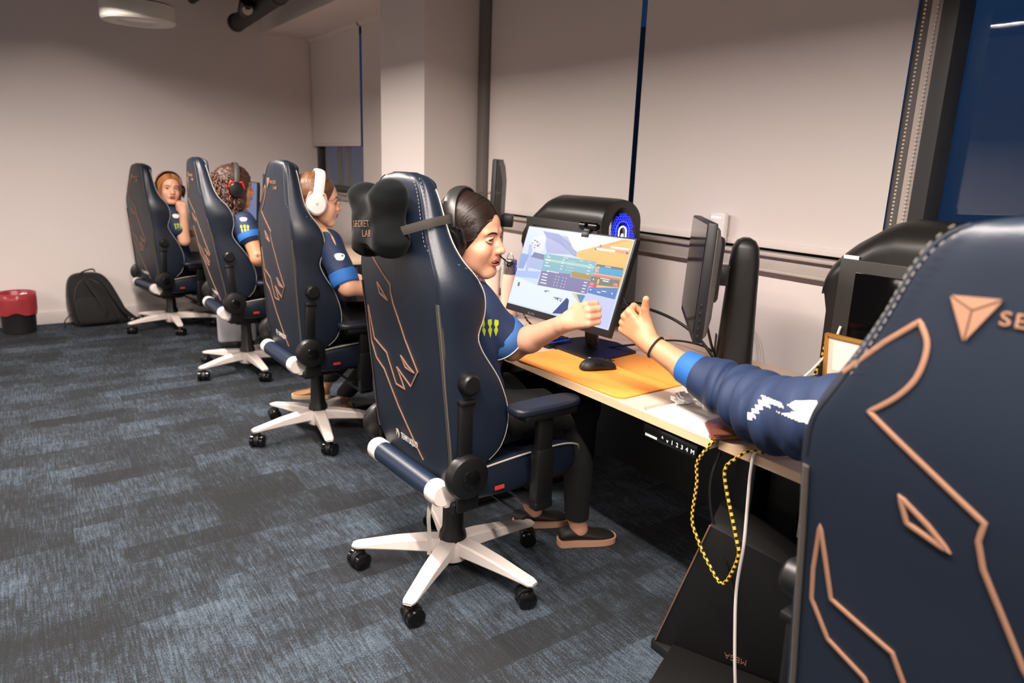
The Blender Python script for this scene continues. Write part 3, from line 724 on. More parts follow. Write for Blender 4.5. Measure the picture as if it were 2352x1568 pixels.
for (u, v, w_, h_) in ((.10,.16,.02,.012),(.13,.17,.012,.02),(.145,.215,.02,.02),(.12,.22,.015,.01),(.165,.20,.01,.012),(.12,.25,.012,.014),(.155,.18,.008,.008),(.085,.20,.016,.01),(.06,.715,.02,.05),(.36,.735,.04,.008),(.35,.745,.025,.012),
                   (.455,.79,.09,.008),(.47,.80,.03,.010),(.495,.785,.01,.035),(.52,.81,.02,.012),(.735,.105,.015,.02),(.70,.15,.015,.02),(.965,.14,.018,.024)): dash(u, v, w_, h_, q2)
o = q2.build('screen_marks', em_mat('#5b6478', 1.0), t, smooth=False); o['kind'] = 'stuff'
q3 = MB(); 
def dash3(u,v,w_,h_): dash(u,v,w_,h_,q3)
for (u,v,w_,h_) in ((.755,.355,.018,.05),(.768,.345,.02,.03),(.772,.385,.018,.03),(.758,.40,.012,.02),(.80,.485,.018,.03),(.803,.515,.016,.025)): dash3(u,v,w_,h_)
o = q3.build('screen_figure', em_mat('#f0b070', 1.0), t, smooth=False); o['kind'] = 'stuff'
tv, tf = text_mesh('ELITE', .011, .0002, space=1.5); MB().add(tv, tf, T(-.14, -.1605, .0)).build('lettering', mat('bezel_print', '#8a8a88', .5), t, smooth=False)
# stand: post behind it down to a flat foot
st = thing('monitor_stand', 'black stand carrying the lit monitor', 'monitor stand', (1.70, 1.915, TOP))
MB().tube([(0,0,.02),(-.015,0,.16),(-.05,0,.27),(-.075,0,.285)], [.026,.024,.02,.018], 12).build('stand_post', BLK, st)
MB().prism([(-.12,-.11),(-.06,-.15),(.10,-.13),(.13,0),(.10,.13),(-.06,.15),(-.12,.11)], .012).build('stand_foot', BLK, st)

# webcam on the lit monitor
t = thing('webcam', 'black webcam clipped on top of the lit monitor', 'webcam'); t.matrix_world = M @ T(.045, .165, 0)
MB().lathe([(.0,-.045),(.010,-.044),(.0145,-.038),(.0155,0),(.0145,.038),(.010,.044),(.0,.045)], 20, T(0, .022, -.004) @ Ry(90) @ Matrix.Diagonal((1,1,1,1))).build('camera_body', BLKG, t)
MB().cyl((-.0, .022, .008), (-.0, .022, .0135), .0075, n=18).build('lens', mat('lens_black', '#020203', .05), t)
MB().box((0, .004, -.006), (.030, .018, .020), bev=.003).box((0, -.010, .0035), (.034, .018, .005), bev=.002).build('clip', BLK, t)
# monitor of the nearest player, seen nearly edge-on
t, M5, _ = monitor('switched-off monitor seen nearly edge-on, dark glass facing left', (1.702, 1.472, 1.0937), 135.3, 2.3, 1.45, group='monitors on the desks', thick=.026, back=mat('monitor_back_grey','#57534f',.4))
MB().box((0, .02, -.062), (.17, .20, .03), bev=.02).build('back_plate', BLK, t)
for k in range(5): MB().box((.2805, -.06-.022*k, -.012), (.002, .012, .005), bev=.001).build('side_button', BLK, t)
st = thing('monitor_stand', 'tall black rounded stand tower right of the edge-on monitor', 'monitor stand', (1.905, 1.440, TOP), R(-45))
v, f = loft([[(x*sx_, y*sy_, z) for x, y in [(math.copysign(abs(math.cos(a))**.6, math.cos(a)), math.copysign(abs(math.sin(a))**.6, math.sin(a))) for a in [2*PI*k/24 for k in range(24)]]] for z, sx_, sy_ in ((.0,.060,.075),(.02,.058,.070),(.25,.050,.055),(.38,.045,.048),(.425,.040,.046),(.446,.028,.040),(.455,.012,.025))])
pm('tower', v, f, mat('tower_black', '#1b1a19', .4), st)
MB().box((-.05, 0, .342), (.14, .045, .045), bev=.006).build('arm', BLK, st)
MB().box((-.125, 0, .342), (.02, .09, .09), bev=.008).build('mount_plate', BLK, st)
MB().prism([(-.16,-.09),(.10,-.10),(.12,0),(.10,.10),(-.16,.09)], .010).build('stand_foot', BLK, st)
MB().box((-.062, .0, .10), (.004, .03, .07), bev=.001).build('cable_slot', mat('slot_dark', '#3a2e27', .6), st)
# portrait monitor behind the smiling player, seen edge-on
t, MP, _ = monitor('upright portrait monitor seen edge-on behind the smiling player', (1.93, 2.965, 1.13), 141, 2, 0, w=.325, h=.58, group='monitors on the desks')
st = thing('monitor_stand', 'black pole stand of the upright portrait monitor', 'monitor stand', (2.03, 3.07, TOP))
MB().cyl((0,0,.0), (0,0,.42), .016).build('stand_post', BLK, st); MB().lathe([(.0,0),(.09,0),(.09,.008),(.02,.014),(.0,.014)], 28, cap=False).build('stand_foot', BLK, st)
MB().box((-.015, -.02, .39), (.05, .05, .04), bev=.005).build('mount_plate', BLK, st)
# monitors of the far players
t, M3, _ = monitor('monitor of the player with white headphones, seen edge-on', (1.66, 3.60, 1.03), 172, 4, 0, dark=em_mat('#9ab4e8', .8), group='monitors on the desks')
st = thing('monitor_stand', 'black stand of the monitor behind the white headphones', 'monitor stand', (1.79, 3.60, TOP))
MB().tube([(0,0,.0),(-.01,0,.2),(-.05,0,.29)], .022, 10).build('stand_post', BLK, st); MB().box((-.02,0,.006), (.22,.26,.012), bev=.004).build('stand_foot', BLK, st)
t, M2, _ = monitor('large dark monitor behind the curly-haired player', (1.62, 5.25, 1.10), 200, 4, 0, dark=em_mat('#33415e', .6), group='monitors on the desks')
st = thing('monitor_stand', 'black stand of the dark monitor behind the curly-haired player', 'monitor stand', (1.755, 5.30, TOP))
MB().tube([(0,0,.0),(-.01,0,.25),(-.05,-.015,.36)], .022, 10).build('stand_post', BLK, st); MB().box((-.02,0,.006), (.22,.26,.012), bev=.004).build('stand_foot', BLK, st)
t, M1, _ = monitor('monitor in the far corner in front of the blonde player', (1.60, 6.32, 1.02), 185, 4, 0, dark=em_mat('#7488b8', .7), group='monitors on the desks')
st = thing('monitor_stand', 'black stand of the far corner monitor', 'monitor stand', (1.735, 6.335, TOP))
MB().tube([(0,0,.0),(-.01,0,.2),(-.055,-.005,.275)], .022, 10).build('stand_post', BLK, st); MB().box((-.02,0,.006), (.22,.26,.012), bev=.004).build('stand_foot', BLK, st)
# small camera on a thin mast at the far desk
t = thing('webcam', 'small camera with blue light on a thin mast beside the far wall', 'webcam', (1.19, 5.83, 1.27))
MB().box((0, 0, 0), (.06, .045, .035), bev=.01).build('camera_body', BLKG, t); MB().cyl((-.031,-.01,0), (-.034,-.01,0), .009).build('lens', em_mat('#2a50ff', 1.5), t)
MB().tube([(0,0,-.02),(.06,.01,-.25),(.25,.02,-.525)], .006).build('mast', BLK, t)

# ------------------------------------------------------------------ PC towers
PCB = mat('pc_black', '#1c1b1a', .36, bump=.05, bscale=900)
def tower(label, xs, y0, length=.56, width=.215, H=.535, arch_glow='#2b39ff'):
    """rounded gaming tower: side window faces the room (-x), round lit front faces -y"""
    t = thing('computer_tower', label, 'computer', (xs, y0, TOP), group='rounded black computer towers')
    # cross sections along y: arch-topped outline in (x, z)
    def sec(y, zt, z0=.0, inset=0.0, xw=width):
        n = 16; r_ = xw/2-inset; cx = xw/2; q = [(cx-r_, y, z0+.012), (cx-r_, y, zt-r_*.85)]
        q += [(cx-r_*math.cos(PI*k/n), y, zt-r_*.85+r_*.85*math.sin(PI*k/n)) for k in range(1, n)]
        q += [(cx+r_, y, zt-r_*.85), (cx+r_, y, z0+.012)]
        return q
    ys = [(-.004, H-.02, .02, 0),(.0, H-.004, .0, 0),(.03, H, 0, 0),(length*.35, H, 0, 0),(length*.66, H-.002, 0, 0),(length*.75, H-.018, 0, 0),(length*.90, H-.075, 0, 0),(length*.95, H-.100, 0, 0),(length*.957, H-.104, 0, .26),(length*.985, H-.122, .002, H-.235),(length*1.0, H-.137, .006, H-.245)]
    v, f = loft([sec(y, z, z0=z0_, inset=i) for y, z, i, z0_ in ys]); pm('shell', v, f, PCB, t, auto=50)
    # side panel with window recess
    MB().box((-.003, length*.47, .225), (.006, length*.88, .41), bev=.003).build('side_panel', mat('pc_panel', '#2b2928', .45), t)
    MB().box((-.0065, length*.45, .235), (.003, length*.74, .32), bev=.012).build('side_window', mat('smoked_window', '#060607', .08), t)
    MB().box((-.0085, length*.47+.01, .235), (.0010, .006, .006)).build('hinge_mark', BLK, t)
    for i, (yy, zz, r_) in enumerate(((length*.52, .30, .05), (length*.52, .185, .05))):
        MB().lathe([(r_*.45, 0), (r_, 0), (r_, .002), (r_*.45, .002)], 32, T(-.0085, yy, zz) @ Ry(-90)).build('fan_ring', mat('fan_glow', '#1030ff', .5, emit='#3348ff', estr=2.5), t)
        for k in range(7):
            a = 2*PI*k/7
            MB().box((.026, 0, .001), (.030, .010, .0015), M=T(-.0088, yy, zz) @ Ry(-90) @ Rz(math.degrees(a)+0) @ T(0,0,0)).build('fan_blade', mat('fan_blade_glow', '#6a80ff', .5, emit='#8fa0ff', estr=1.6), t)
    # front face: dark oval with glowing ring and honeycomb
    cx = width/2
    def oval(sc, zc, hh, y, n=40): 
        return [(cx+sc*math.sin(2*PI*k/n), y, zc+(hh if math.cos(2*PI*k/n) > 0 else hh)*math.cos(2*PI*k/n)*1.0) for k in range(n)]
    ov = oval(.085, .33, .17, -.006); ov2 = oval(.085, .33, .17, -.002)
    v, f = loft([ov2, ov]); pm('front_oval', v, f, mat('front_black', '#08080b', .2), t)
    def stadium(wd, hh, zc, y, n=12):
        q = [(cx+wd*math.cos(PI*k/n), y, zc+hh+wd*math.sin(PI*k/n)) for k in range(n+1)]+[(cx-wd*math.cos(PI*k/n), y, zc-hh-wd*math.sin(PI*k/n)) for k in range(n+1)]
        return q
    MB().tube(stadium(.020, .075, .33, -.009), .0026, 8, closed=True).build('light_ring', mat('ring_white', '#ffffff', .5, emit='#d8d8ff', estr=2.2), t)
    MB().tube(stadium(.036, .080, .33, -.009), .0016, 6, closed=True).build('light_ring', mat('ring_blue', '#2030ff', .5, emit='#2a35ff', estr=4), t)
    MB().lathe([(.0,0),(.006,0),(.0078,.001),(.006,.002),(.0,.002)], 16, T(cx, -.008, .385) @ Rx(90) @ Matrix.Diagonal((1,1.5,1,1))).build('head_emblem', mat('ring_white', '#ffffff'), t)
    hb = MB()
    rr_ = random.Random(3)
    for j in range(-12, 13):
        for i in range(-5, 6):
            x = i*.0135+(j % 2)*.0067; z = j*.0118
            rad = math.hypot(x/.072, z/.152)
            if rad < 1 and abs(x) > .026 or (rad < 1 and abs(z) > .115):
                hb.tube([(cx+x+.0060*math.cos(R(60*k+30)), -.0072, .33+z+.0060*math.sin(R(60*k+30))) for k in range(6)], .0008, 4, closed=True)
    o = hb.build('honeycomb_glow', mat('hex_blue', '#1020ff', .5, emit='#2430ff', estr=2.2), t); o['kind'] = 'stuff'
    MB().box((-.0008, length*.86, H-.118), (.002, .045, .016)).build('sticker', mat('sticker_white', '#e4e0d8', .6), t)
    return t
tower('rounded black computer tower with glowing blue front behind the lit monitor', 1.925, 2.155)
tower('rounded black computer tower beside the nearest chair, blue fan inside', 1.925, .615, H=.55)

# ------------------------------------------------------------------ small things
t = thing('notebook', 'open white spiral notebook at the front edge of the desk', 'notebook', (1.383, 1.325, TOP), R(0))
for i in range(3): MB().box((.13, -.118, .0012+.0022*i), (.255-.004*i, .222-.003*i, .0020), bev=.0005).build('page_block', mat('paper%d' % i, ['#cfc9c2','#e9e2da','#f4efe9'][i], .8), t)
co = MB()
for k in range(26): co.tube([(.008+.0098*k+.0012*math.cos(a), .0+.0042*math.cos(a), .006+.0048*math.sin(a)) for a in [2*PI*j/8 for j in range(8)]], .0006, 4, closed=True)
o = co.build('spiral', MET, t); o['kind'] = 'stuff'
def crumple(label, loc, s, seed, sx_=1, rz=0):
    bm = bmesh.new(); bmesh.ops.create_icosphere(bm, subdivisions=5, radius=1); r_ = random.Random(seed)
    ax = [(Vector((r_.gauss(0,1), r_.gauss(0,1), r_.gauss(0,1))).normalized(), r_.uniform(1.2, 4.5), r_.uniform(0, 6)) for _ in range(9)]
    for q in bm.verts:
        w = q.co+Vector((math.sin(q.co.y*4+seed), math.sin(q.co.z*4), math.sin(q.co.x*4+2)))*.25
        d = 1+sum(abs(((w.dot(a)*k+p) % 2)-1)-.5 for a, k, p in ax)*.13
        q.co = Vector((q.co.x*d*sx_, q.co.y*d, max(q.co.z*d*.60, -.40)))*s
    me = bpy.data.meshes.new('tissue'); bm.to_mesh(me); bm.free()
    o = link('tissue', me, mat('tissue_white', '#fbf8f5', .9, sss=.2), None, True, loc, auto=38); o.rotation_euler = (0, 0, R(rz)); return tag(o, label, 'tissue')
crumple('smaller crumpled tissue at the spiral edge of the notebook', (1.515, 1.305, TOP+.020), .027, 3, 1.1)
crumple('larger crumpled white tissue lying on the notebook beside the sleeve', (1.545, 1.225, TOP+.027), .036, 8, 1.3, 60)
# leather pouch
t = thing('leather_pouch', 'glossy brown leather pouch leaning at the desk seam', 'pouch', (1.462, 1.070, TOP), R(-40)); t.scale = (1.2, 1.2, 1.2)
LEA = mat('brown_leather', '#6b3a2a', .28, bump=.2, bscale=250, var=.2, vscale=12)
secs = []
for x, w, h, z0 in ((-.062,.052,.004,.0),(-.056,.054,.016,.0),(-.03,.055,.030,.0),(.01,.052,.044,.0),(.05,.047,.056,.004),(.085,.040,.062,.01),(.098,.036,.058,.012)):
    secs.append([(x, w*math.cos(a)*1.0, z0+h/2+h/2*math.copysign(abs(math.sin(a))**.7, math.sin(a))*(1-.25*math.cos(a)**2*(1 if math.sin(a) > 0 else 0))) for a in [2*PI*k/20 for k in range(20)]])
v, f = loft(secs); o = pm('pouch_body', v, f, LEA, t); md = o.modifiers.new('s','SUBSURF'); md.levels = md.render_levels = 1
MB().tube([(x, -w-.001, .016+h*.35) for x, w, h in ((-.058,.052,0),(-.03,.055,.01),(.01,.052,.02),(.05,.047,.03),(.09,.038,.04))], .0022, 6).build('seam', mat('leather_seam', '#3c2018', .5), t)
# bottle with steel lid and wire loop
t = thing('water_bottle', 'pale pink bottle with steel lid and wire loop behind the lit monitor', 'bottle', (1.745, 2.53, TOP+.0005))
MB().lathe([(.033,0),(.037,.004),(.0375,.15),(.034,.178),(.030,.190)], 32).build('bottle_body', mat('pale_pink', '#e2bba9', .4), t)
MB().lathe([(.027,.188),(.0285,.192),(.0285,.222),(.026,.2245),(.026,.2265),(.0285,.229),(.0285,.250),(.026,.254),(.0,.254)], 32).build('bottle_lid', MET, t)
MB().tube([(0, .024*math.cos(a), .252+.030*math.sin(a)) for a in [PI*k/14 for k in range(15)]], .0018, 6).build('wire_loop', MET, t)
t = thing('paper_cup', 'tall cream tumbler beside the pink bottle', 'cup', (1.70, 2.60, TOP+.0005))
MB().lathe([(.028,0),(.036,.20),(.037,.205),(.034,.205)], 28).build('tumbler_body', mat('cream', '#d9cdbf', .5), t)
MB().lathe([(.038,.203),(.039,.212),(.034,.220),(.0,.222)], 28).build('tumbler_lid', mat('cream_lid', '#e9e1d6', .5), t)
# router on the sill
t = thing('router', 'white wireless box standing on the window sill', 'router', (WX-.035, 1.925, 1.1055), R(-8))
MB().box((0, 0, .066), (.028, .088, .132), bev=.010, seg=4).build('router_body', mat('router_white', '#e6e1dd', .4), t)
m = MB(); 
for i in range(9): m.box((-.0145, .028-.0062*i, .112), (.0006, .0042, .006))
o = m.build('lettering_dashes', mat('lettering_glow', '#ffffff', .5, emit='#ffffff', estr=1.6), t); o['kind'] = 'stuff'  # row of lettering dashes, given an added glow
# cables on the wall and desk
def cable(label, pts, r_, m, name='cable', k=8, cat='cable'):
    return tag(MB().tube(crom(pts, k), r_, 8).build(name, m), label, cat)
CBK = mat('cable_black', '#0e0e0f', .5); CWH = mat('cable_white', '#d8d0ca', .5)
cable('thin white cable running from the router down the wall', [(2.345,1.90,1.11),(2.33,1.895,1.09),(2.335,1.89,1.03),(2.375,1.86,.98),(2.375,1.82,.86),(2.375,1.70,.76),(2.37,1.66,.60)], .0028, CWH)
cable('thick black cable curving behind the edge-on monitor', [(1.72,1.99,.80),(1.80,1.93,.87),(1.86,1.84,.90),(1.90,1.72,.88),(1.93,1.62,.83),(1.95,1.55,.76)], .0055, CBK)
cable('black cable drooping on the desk behind the fist bump', [(1.74,1.90,.748),(1.80,1.80,.775),(1.90,1.71,.80),(1.97,1.62,.79),(2.0,1.55,.75)], .0038, CBK)
cable('black looped cable hanging behind the lit monitor edge', [(1.82,1.93,1.10),(1.87,1.93,1.02),(1.88,1.95,.93),(1.86,1.90,.895),(1.87,1.84,.885),(1.885,1.85,.91),(1.87,1.92,.90),(1.86,2.0,.86),(1.88,2.02,.75)], .004, CBK)
cable('black cable dropping from the edge-on monitor to the desk', [(1.70,1.40,.955),(1.76,1.42,.87),(1.83,1.45,.80),(1.86,1.50,.75)], .0042, CBK)
# braided yellow and black cables
BR = bpy.data.materials.new('braided_yellow_black'); BR.use_nodes = True; nt = BR.node_tree; b = nt.nodes['Principled BSDF']
wv = nt.nodes.new('ShaderNodeUVMap'); wv.uv_map = 'UVMap'; ck = nt.nodes.new('ShaderNodeTexChecker'); ck.inputs['Scale'].default_value = 1.0
ck.inputs['Color1'].default_value = lin('#e0b43a'); ck.inputs['Color2'].default_value = lin('#15120c')
mp = nt.nodes.new('ShaderNodeMapping'); mp.inputs['Scale'].default_value = (3, 1, 1); nt.links.new(wv.outputs[0], mp.inputs[0]); nt.links.new(mp.outputs[0], ck.inputs[0]); nt.links.new(ck.outputs[0], b.inputs['Base Color']); b.inputs['Roughness'].default_value = .6
def braided(label, pts, r_=.0045, k=10):
    P = crom(pts, k); n = 8; m = MB().tube(P, r_, n); o = m.build('braided_cable', BR)
    uv = o.data.uv_layers.new(name='UVMap'); L = [0]
    for a, b_ in zip(P, P[1:]): L.append(L[-1]+(b_-a).length)
    vi = np.empty(len(o.data.loops), int); o.data.loops.foreach_get('vertex_index', vi)
    arr = np.zeros((len(vi), 2))
    for i, q in enumerate(vi): arr[i] = ((q % n)/n, L[min(q//n, len(L)-1)]/.0085)
    for p in o.data.polygons:   # keep the seam from wrapping back
        us = arr[list(p.loop_indices), 0]
        if us.max()-us.min() > .5: 
            for li in p.loop_indices:
                if arr[li, 0] < .5: arr[li, 0] += 1
    uv.data.foreach_set('uv', arr.ravel()); return tag(o, label, 'cable')
braided('yellow and black braided cable looping down below the desk seam', [(1.50,1.073,.752),(1.44,1.073,.7515),(1.385,1.068,.750),(1.366,1.085,.715),(1.366,1.107,.67),(1.372,1.106,.615),(1.372,1.109,.513),(1.372,1.085,.465),(1.372,1.045,.418),(1.372,.992,.384),(1.372,.957,.476),(1.372,.971,.529),(1.372,1.015,.640),(1.37,1.022,.689),(1.375,1.00,.722),(1.388,.97,.7515),(1.43,.925,.7500),(1.52,.90,.7490)])
braided('yellow and black braided cable rising beside the gold picture frame', [(1.86,1.19,.75),(1.89,1.15,.80),(1.90,1.13,.87),(1.905,1.125,.93)], .004)
braided('yellow and black braided cable at the lower corner of the lit monitor', [(1.555,2.14,.90),(1.56,2.17,.86),(1.55,2.12,.825),(1.56,2.06,.80),(1.57,2.0,.775)], .0035)
cable('white cable hanging over the desk edge down to the floor', [(1.60,.93,.752),(1.50,.945,.7515),(1.42,.955,.7515),(1.392,.96,.748),(1.386,.961,.70),(1.388,.960,.62),(1.392,.959,.504),(1.395,.966,.378),(1.395,.955,.258),(1.395,.935,.119),(1.41,.92,.01),(1.50,.86,.006)], .0042, CWH)
cable('white cable rising beside the braided one at the picture frame', [(1.84,1.22,.75),(1.87,1.17,.80),(1.90,1.11,.90),(1.91,1.09,.98)], .0038, CWH)
cable('black cord hanging under the desk seam', [(1.42,1.08,.70),(1.40,1.085,.62),(1.405,1.07,.52),(1.43,1.04,.42),(1.45,1.0,.30)], .004, CBK)
# gold picture frame
t = thing('picture_frame', 'small gold framed picture leaning on the computer tower', 'picture frame', (1.895, 1.045, .838), R(-90))
GF = mat('gold_frame', '#b8863a', .35, metal=.5)
LNM = T(0,0,0) @ Rx(8)
MB().box((0,0,.06), (.115,.006,.125), M=LNM).build('picture', mat('picture_paper', '#cfc6b8', .7), t)
for c_, d_ in (((0,-.006,.122),(.125,.012,.009)),((0,-.006,-.002),(.125,.012,.009)),((-.06,-.006,.06),(.009,.012,.13)),((.06,-.006,.06),(.009,.012,.13))): MB().box(c_, d_, M=LNM, bev=.002).build('frame_bar', GF, t)
MB().box((0,-.0035,.06), (.08,.001,.085), M=LNM).build('passepartout', mat('passe', '#e6dfd4', .7), t)
t = thing('speaker', 'low black speaker under the gold picture frame', 'speaker', (1.86, 1.06, TOP))
MB().box((0, 0, .045), (.11, .15, .088), bev=.012).build('speaker_case', BLK, t); MB().cyl((-.056,0,.045), (-.058,0,.045), .032, n=24).build('speaker_cone', MONP, t)
t = thing('laptop', 'closed black laptop lying on the desk behind the sleeve', 'laptop', (1.84, 1.29, TOP), R(8))
MB().box((0,0,.009), (.24,.17,.016), bev=.004).build('laptop_base', BLK, t); MB().box((0,0,.0205), (.24,.17,.006), bev=.003).build('laptop_lid', mat('laptop_lid','#1d1b1b',.4), t)
# far desk bits
t = thing('desk_mat', 'red desk mat of the player with white headphones', 'desk mat', (1.60, 3.45, TOP)); MB().box((0,0,.002), (.34,.56,.004), bev=.001).build('mat_surface', mat('red_cloth', '#c8281e', .8), t)
t = thing('computer_mouse', 'black mouse lying at the front edge of the far desk', 'mouse', (1.47, 3.02, TOP), 0); 
v, f = loft([mouse_ring(x, w, h) for x, w, h in prof]); pm('mouse_shell', v, f, BLK, t)
t = thing('keyboard', 'white keyboard lying on the red desk mat', 'keyboard', (1.60, 3.48, TOP+.0045), R(90))
MB().box((0, 0, .010), (.30, .11, .018), bev=.004).build('keyboard_case', mat('keyboard_white', '#d8d3cd', .5), t)
o = None
for r_ in range(4):
    for c_ in range(13):
        if o is None: o = pm('keycap', kv, kf, mat('keycap_white', '#e8e4de', .5), t, smooth=False); km2 = o.data
        else: o = link('keycap', km2, None, t, smooth=False)
        o.location = (-.125+c_*.0205, -.034+r_*.0215, .0185)
cable('white cables bunched behind the far monitor', [(1.78,3.50,.76),(1.82,3.35,.86),(1.88,3.25,.80),(1.93,3.15,.88),(1.95,3.30,.76)], .006, CWH)

# ------------------------------------------------------------------ under the desk: dark box with copper edge, flat box
t = thing('carton', 'tall black box with copper edge leaning under the desk', 'box')
A = Vector((1.43, 1.256, .002)); zd = Vector((-.057+.02, -.188, .5)).normalized(); xd = Vector((.42, -.9, 0)); xd = (xd-zd*xd.dot(zd)).normalized(); yd = zd.cross(xd)
BM_ = Matrix(((xd.x,yd.x,zd.x,A.x),(xd.y,yd.y,zd.y,A.y),(xd.z,yd.z,zd.z,A.z),(0,0,0,1)))
MB().box((.20, .06, .29), (.40, .12, .50), M=BM_, bev=.002).build('box_body', mat('carton_black', '#0a0909', .6), t)
MB().box((0, 0.0, .29), (.004, .004, .50), M=BM_).build('copper_edge', GOLD, t)
tv, tf = text_mesh('MEGA', .030, .0004, space=1.0); tw = max(p[0] for p in tv)
MB().add([(p[0]*.062/tw, p[1], p[2]) for p in tv], tf, BM_ @ frame_M((.240, -.0010, .162), (-1, 0, -.27), (.27, 0, -1))).build('lettering', GOLD, t, smooth=False)
t = thing('flat_box', 'flat black box lying on the carpet under the desk', 'box', (1.42, 1.04, 0), R(-66))
MB().box((0.02, -.03, .024), (.30, .24, .045), bev=.004).build('box_body', mat('carton_black', '#0a0909', .6), t); MB().box((-.133,-.03,.012), (.002,.24,.003)).build('pale_edge', STIT, t)

# ------------------------------------------------------------------ bin and backpack at the far wall
t = thing('waste_bin', 'dark waste bin lined with a red translucent bag', 'waste bin', (-.085, 6.60, 0))
MB().lathe([(.0,0),(.105,0),(.110,.005),(.128,.30),(.131,.305),(.126,.305),(.107,.012),(.0,.012)], 40, cap=False).build('bin_body', mat('bin_black', '#191718', .5), t)
secs = []; rb = random.Random(2)
ph = [rb.uniform(0, 6) for _ in range(6)]
prf = [(.098,.10),(.118,.296),(.126,.312),(.134,.310),(.137,.26),(.1345,.20),(.133,.165),(.131,.150)]
for j, (r_, z) in enumerate(prf):
    secs.append([((r_+.0020*math.sin(5*a+ph[0]+j)*(j > 2)+.0015*math.sin(11*a+ph[1]))*math.cos(a), (r_+.0020*math.sin(5*a+ph[0]+j)*(j > 2)+.0015*math.sin(11*a+ph[1]))*math.sin(a), z+(.012*math.sin(3*a+ph[2])+.006*math.sin(7*a+ph[3]))*(j > 4)) for a in [2*PI*k/60 for k in range(60)]])
v, f = loft(secs, False); pm('red_liner', v, f, mat('red_film', '#a83a40', .3, alpha=.86), t)
crumple('white paper scrap in the waste bin', (-.03, 6.62, .275), .035, 5); crumple('pale wrapper in the waste bin', (-.13, 6.58, .27), .036, 6)
t = thing('backpack', 'black backpack standing on the carpet against the far wall', 'backpack', (.45, 6.66, 0), R(4))
FAB = mat('black_fabric', '#141413', .85, bump=.4, bscale=500, sheen=.15)
def bp_sec(z, w, d, cx=0, cy=0, n=28, e=.62):
    return [(cx+w*math.copysign(abs(math.cos(a))**e, math.cos(a)), cy+d*math.copysign(abs(math.sin(a))**e, math.sin(a)), z) for a in [2*PI*k/n for k in range(n)]]
v, f = loft([bp_sec(.0,.18,.08,.03),bp_sec(.012,.20,.10,.03),(bp_sec(.08,.205,.105,.02)),bp_sec(.20,.19,.10,-.01,.01),bp_sec(.30,.17,.09,-.03,.02),bp_sec(.37,.145,.075,-.04,.03),bp_sec(.41,.11,.055,-.045,.035),bp_sec(.425,.06,.03,-.045,.04)])
o = pm('bag_body', v, f, FAB, t); md = o.modifiers.new('s','SUBSURF'); md.levels = md.render_levels = 1
v, f = loft([bp_sec(.02,.135,.04,.0,-.10),bp_sec(.05,.15,.045,.0,-.105),bp_sec(.16,.14,.04,-.02,-.095),bp_sec(.22,.12,.03,-.03,-.085),bp_sec(.235,.08,.02,-.03,-.08)])
o = pm('front_pocket', v, f, FAB, t); md = o.modifiers.new('s','SUBSURF'); md.levels = md.render_levels = 1
for s, pts in ((0, [(-.06,-.03,.40),(-.05,-.075,.36),(-.0,-.125,.25),(.04,-.15,.14),(.03,-.14,.07)]), (1, [(.03,-.03,.40),(.08,-.07,.33),(.13,-.11,.22),(.18,-.12,.12),(.25,-.10,.04),(.28,-.09,.012)])):
    MB().tube(crom(pts, 8), .020, 8, flat=.35, nrm=(0,-1,.3)).build('shoulder_strap', FAB, t)
MB().tube(crom([(-.12,.0,.39),(-.07,.0,.435),(.0,.01,.452),(.02,.01,.43)], 6), .006, 6).build('top_handle', FAB, t)
MB().tube(crom([(-.17,-.05,.11),(-.21,-.07,.095),(-.245,-.08,.05),(-.24,-.09,.005)], 6), .007, 6, flat=.4).build('strap_end', FAB, t)
MB().box((.235,-.125,.035), (.022,.006,.016), bev=.003).build('buckle', mat('buckle_grey', '#8b8880', .4), t)
MB().tube(crom([(-.15,-.10,.06),(-.16,-.085,.2),(-.13,-.05,.33),(-.05,-.035,.385),(.03,-.05,.34)], 8), .003, 6).build('zip_line', BLK, t)
# white console on the floor between the far chairs
t = thing('game_console', 'white upright box on a black foot beside the second farthest chair', 'console', (1.20, 5.15, 0), R(-12))
MB().box((0,0,.27), (.26,.055,.34), bev=.02).build('console_shell', mat('console_white', '#d9dae2', .4), t); MB().box((.0,0,.06), (.22,.09,.09), bev=.01).build('console_foot', BLK, t)
# ------------------------------------------------------------------ smooth-blended bodies: signed distances + surface nets
def _cap(P, a, b, ra, rb):
    a = np.asarray(a, np.float32); b = np.asarray(b, np.float32); d = b-a; L = float(d@d) or 1e-9
    t = np.clip(((P-a)@d)/L, 0, 1); return np.linalg.norm(P-a-t[:, None]*d, axis=1)-(ra+(rb-ra)*t)
def _ell(P, c, r_, M=None):
    q = P-np.asarray(c, np.float32)
    if M is not None: q = q@np.asarray(M, np.float32)
    r_ = np.asarray(r_, np.float32); k0 = np.linalg.norm(q/r_, axis=1); k1 = np.linalg.norm(q/(r_*r_), axis=1)+1e-9
    return np.where(k0 < .25, (k0-1)*float(r_.min()), k0*(k0-1)/k1)
def _box(P, c, hl, rd, M=None):
    q = P-np.asarray(c, np.float32)
    if M is not None: q = q@np.asarray(M, np.float32)
    q = np.abs(q)-(np.asarray(hl, np.float32)-rd)
    return np.linalg.norm(np.maximum(q, 0), axis=1)+np.minimum(q.max(1), 0)-rd
def sd(P, prims):
    D = np.full(len(P), 9.0, np.float32)
    for pr_ in prims:
        t = pr_[0]; op = pr_[1]; k = pr_[2]
        d = _cap(P, *pr_[3:]) if t == 'c' else _ell(P, *pr_[3:]) if t == 'e' else _box(P, *pr_[3:])
        if op == '+':
            h = np.maximum(k-np.abs(D-d), 0)/max(k, 1e-6); D = np.minimum(D, d)-h*h*k*.25
        else:
            h = np.maximum(k-np.abs(D+d), 0)/max(k, 1e-6); D = np.maximum(D, -d)+h*h*k*.25
    return D
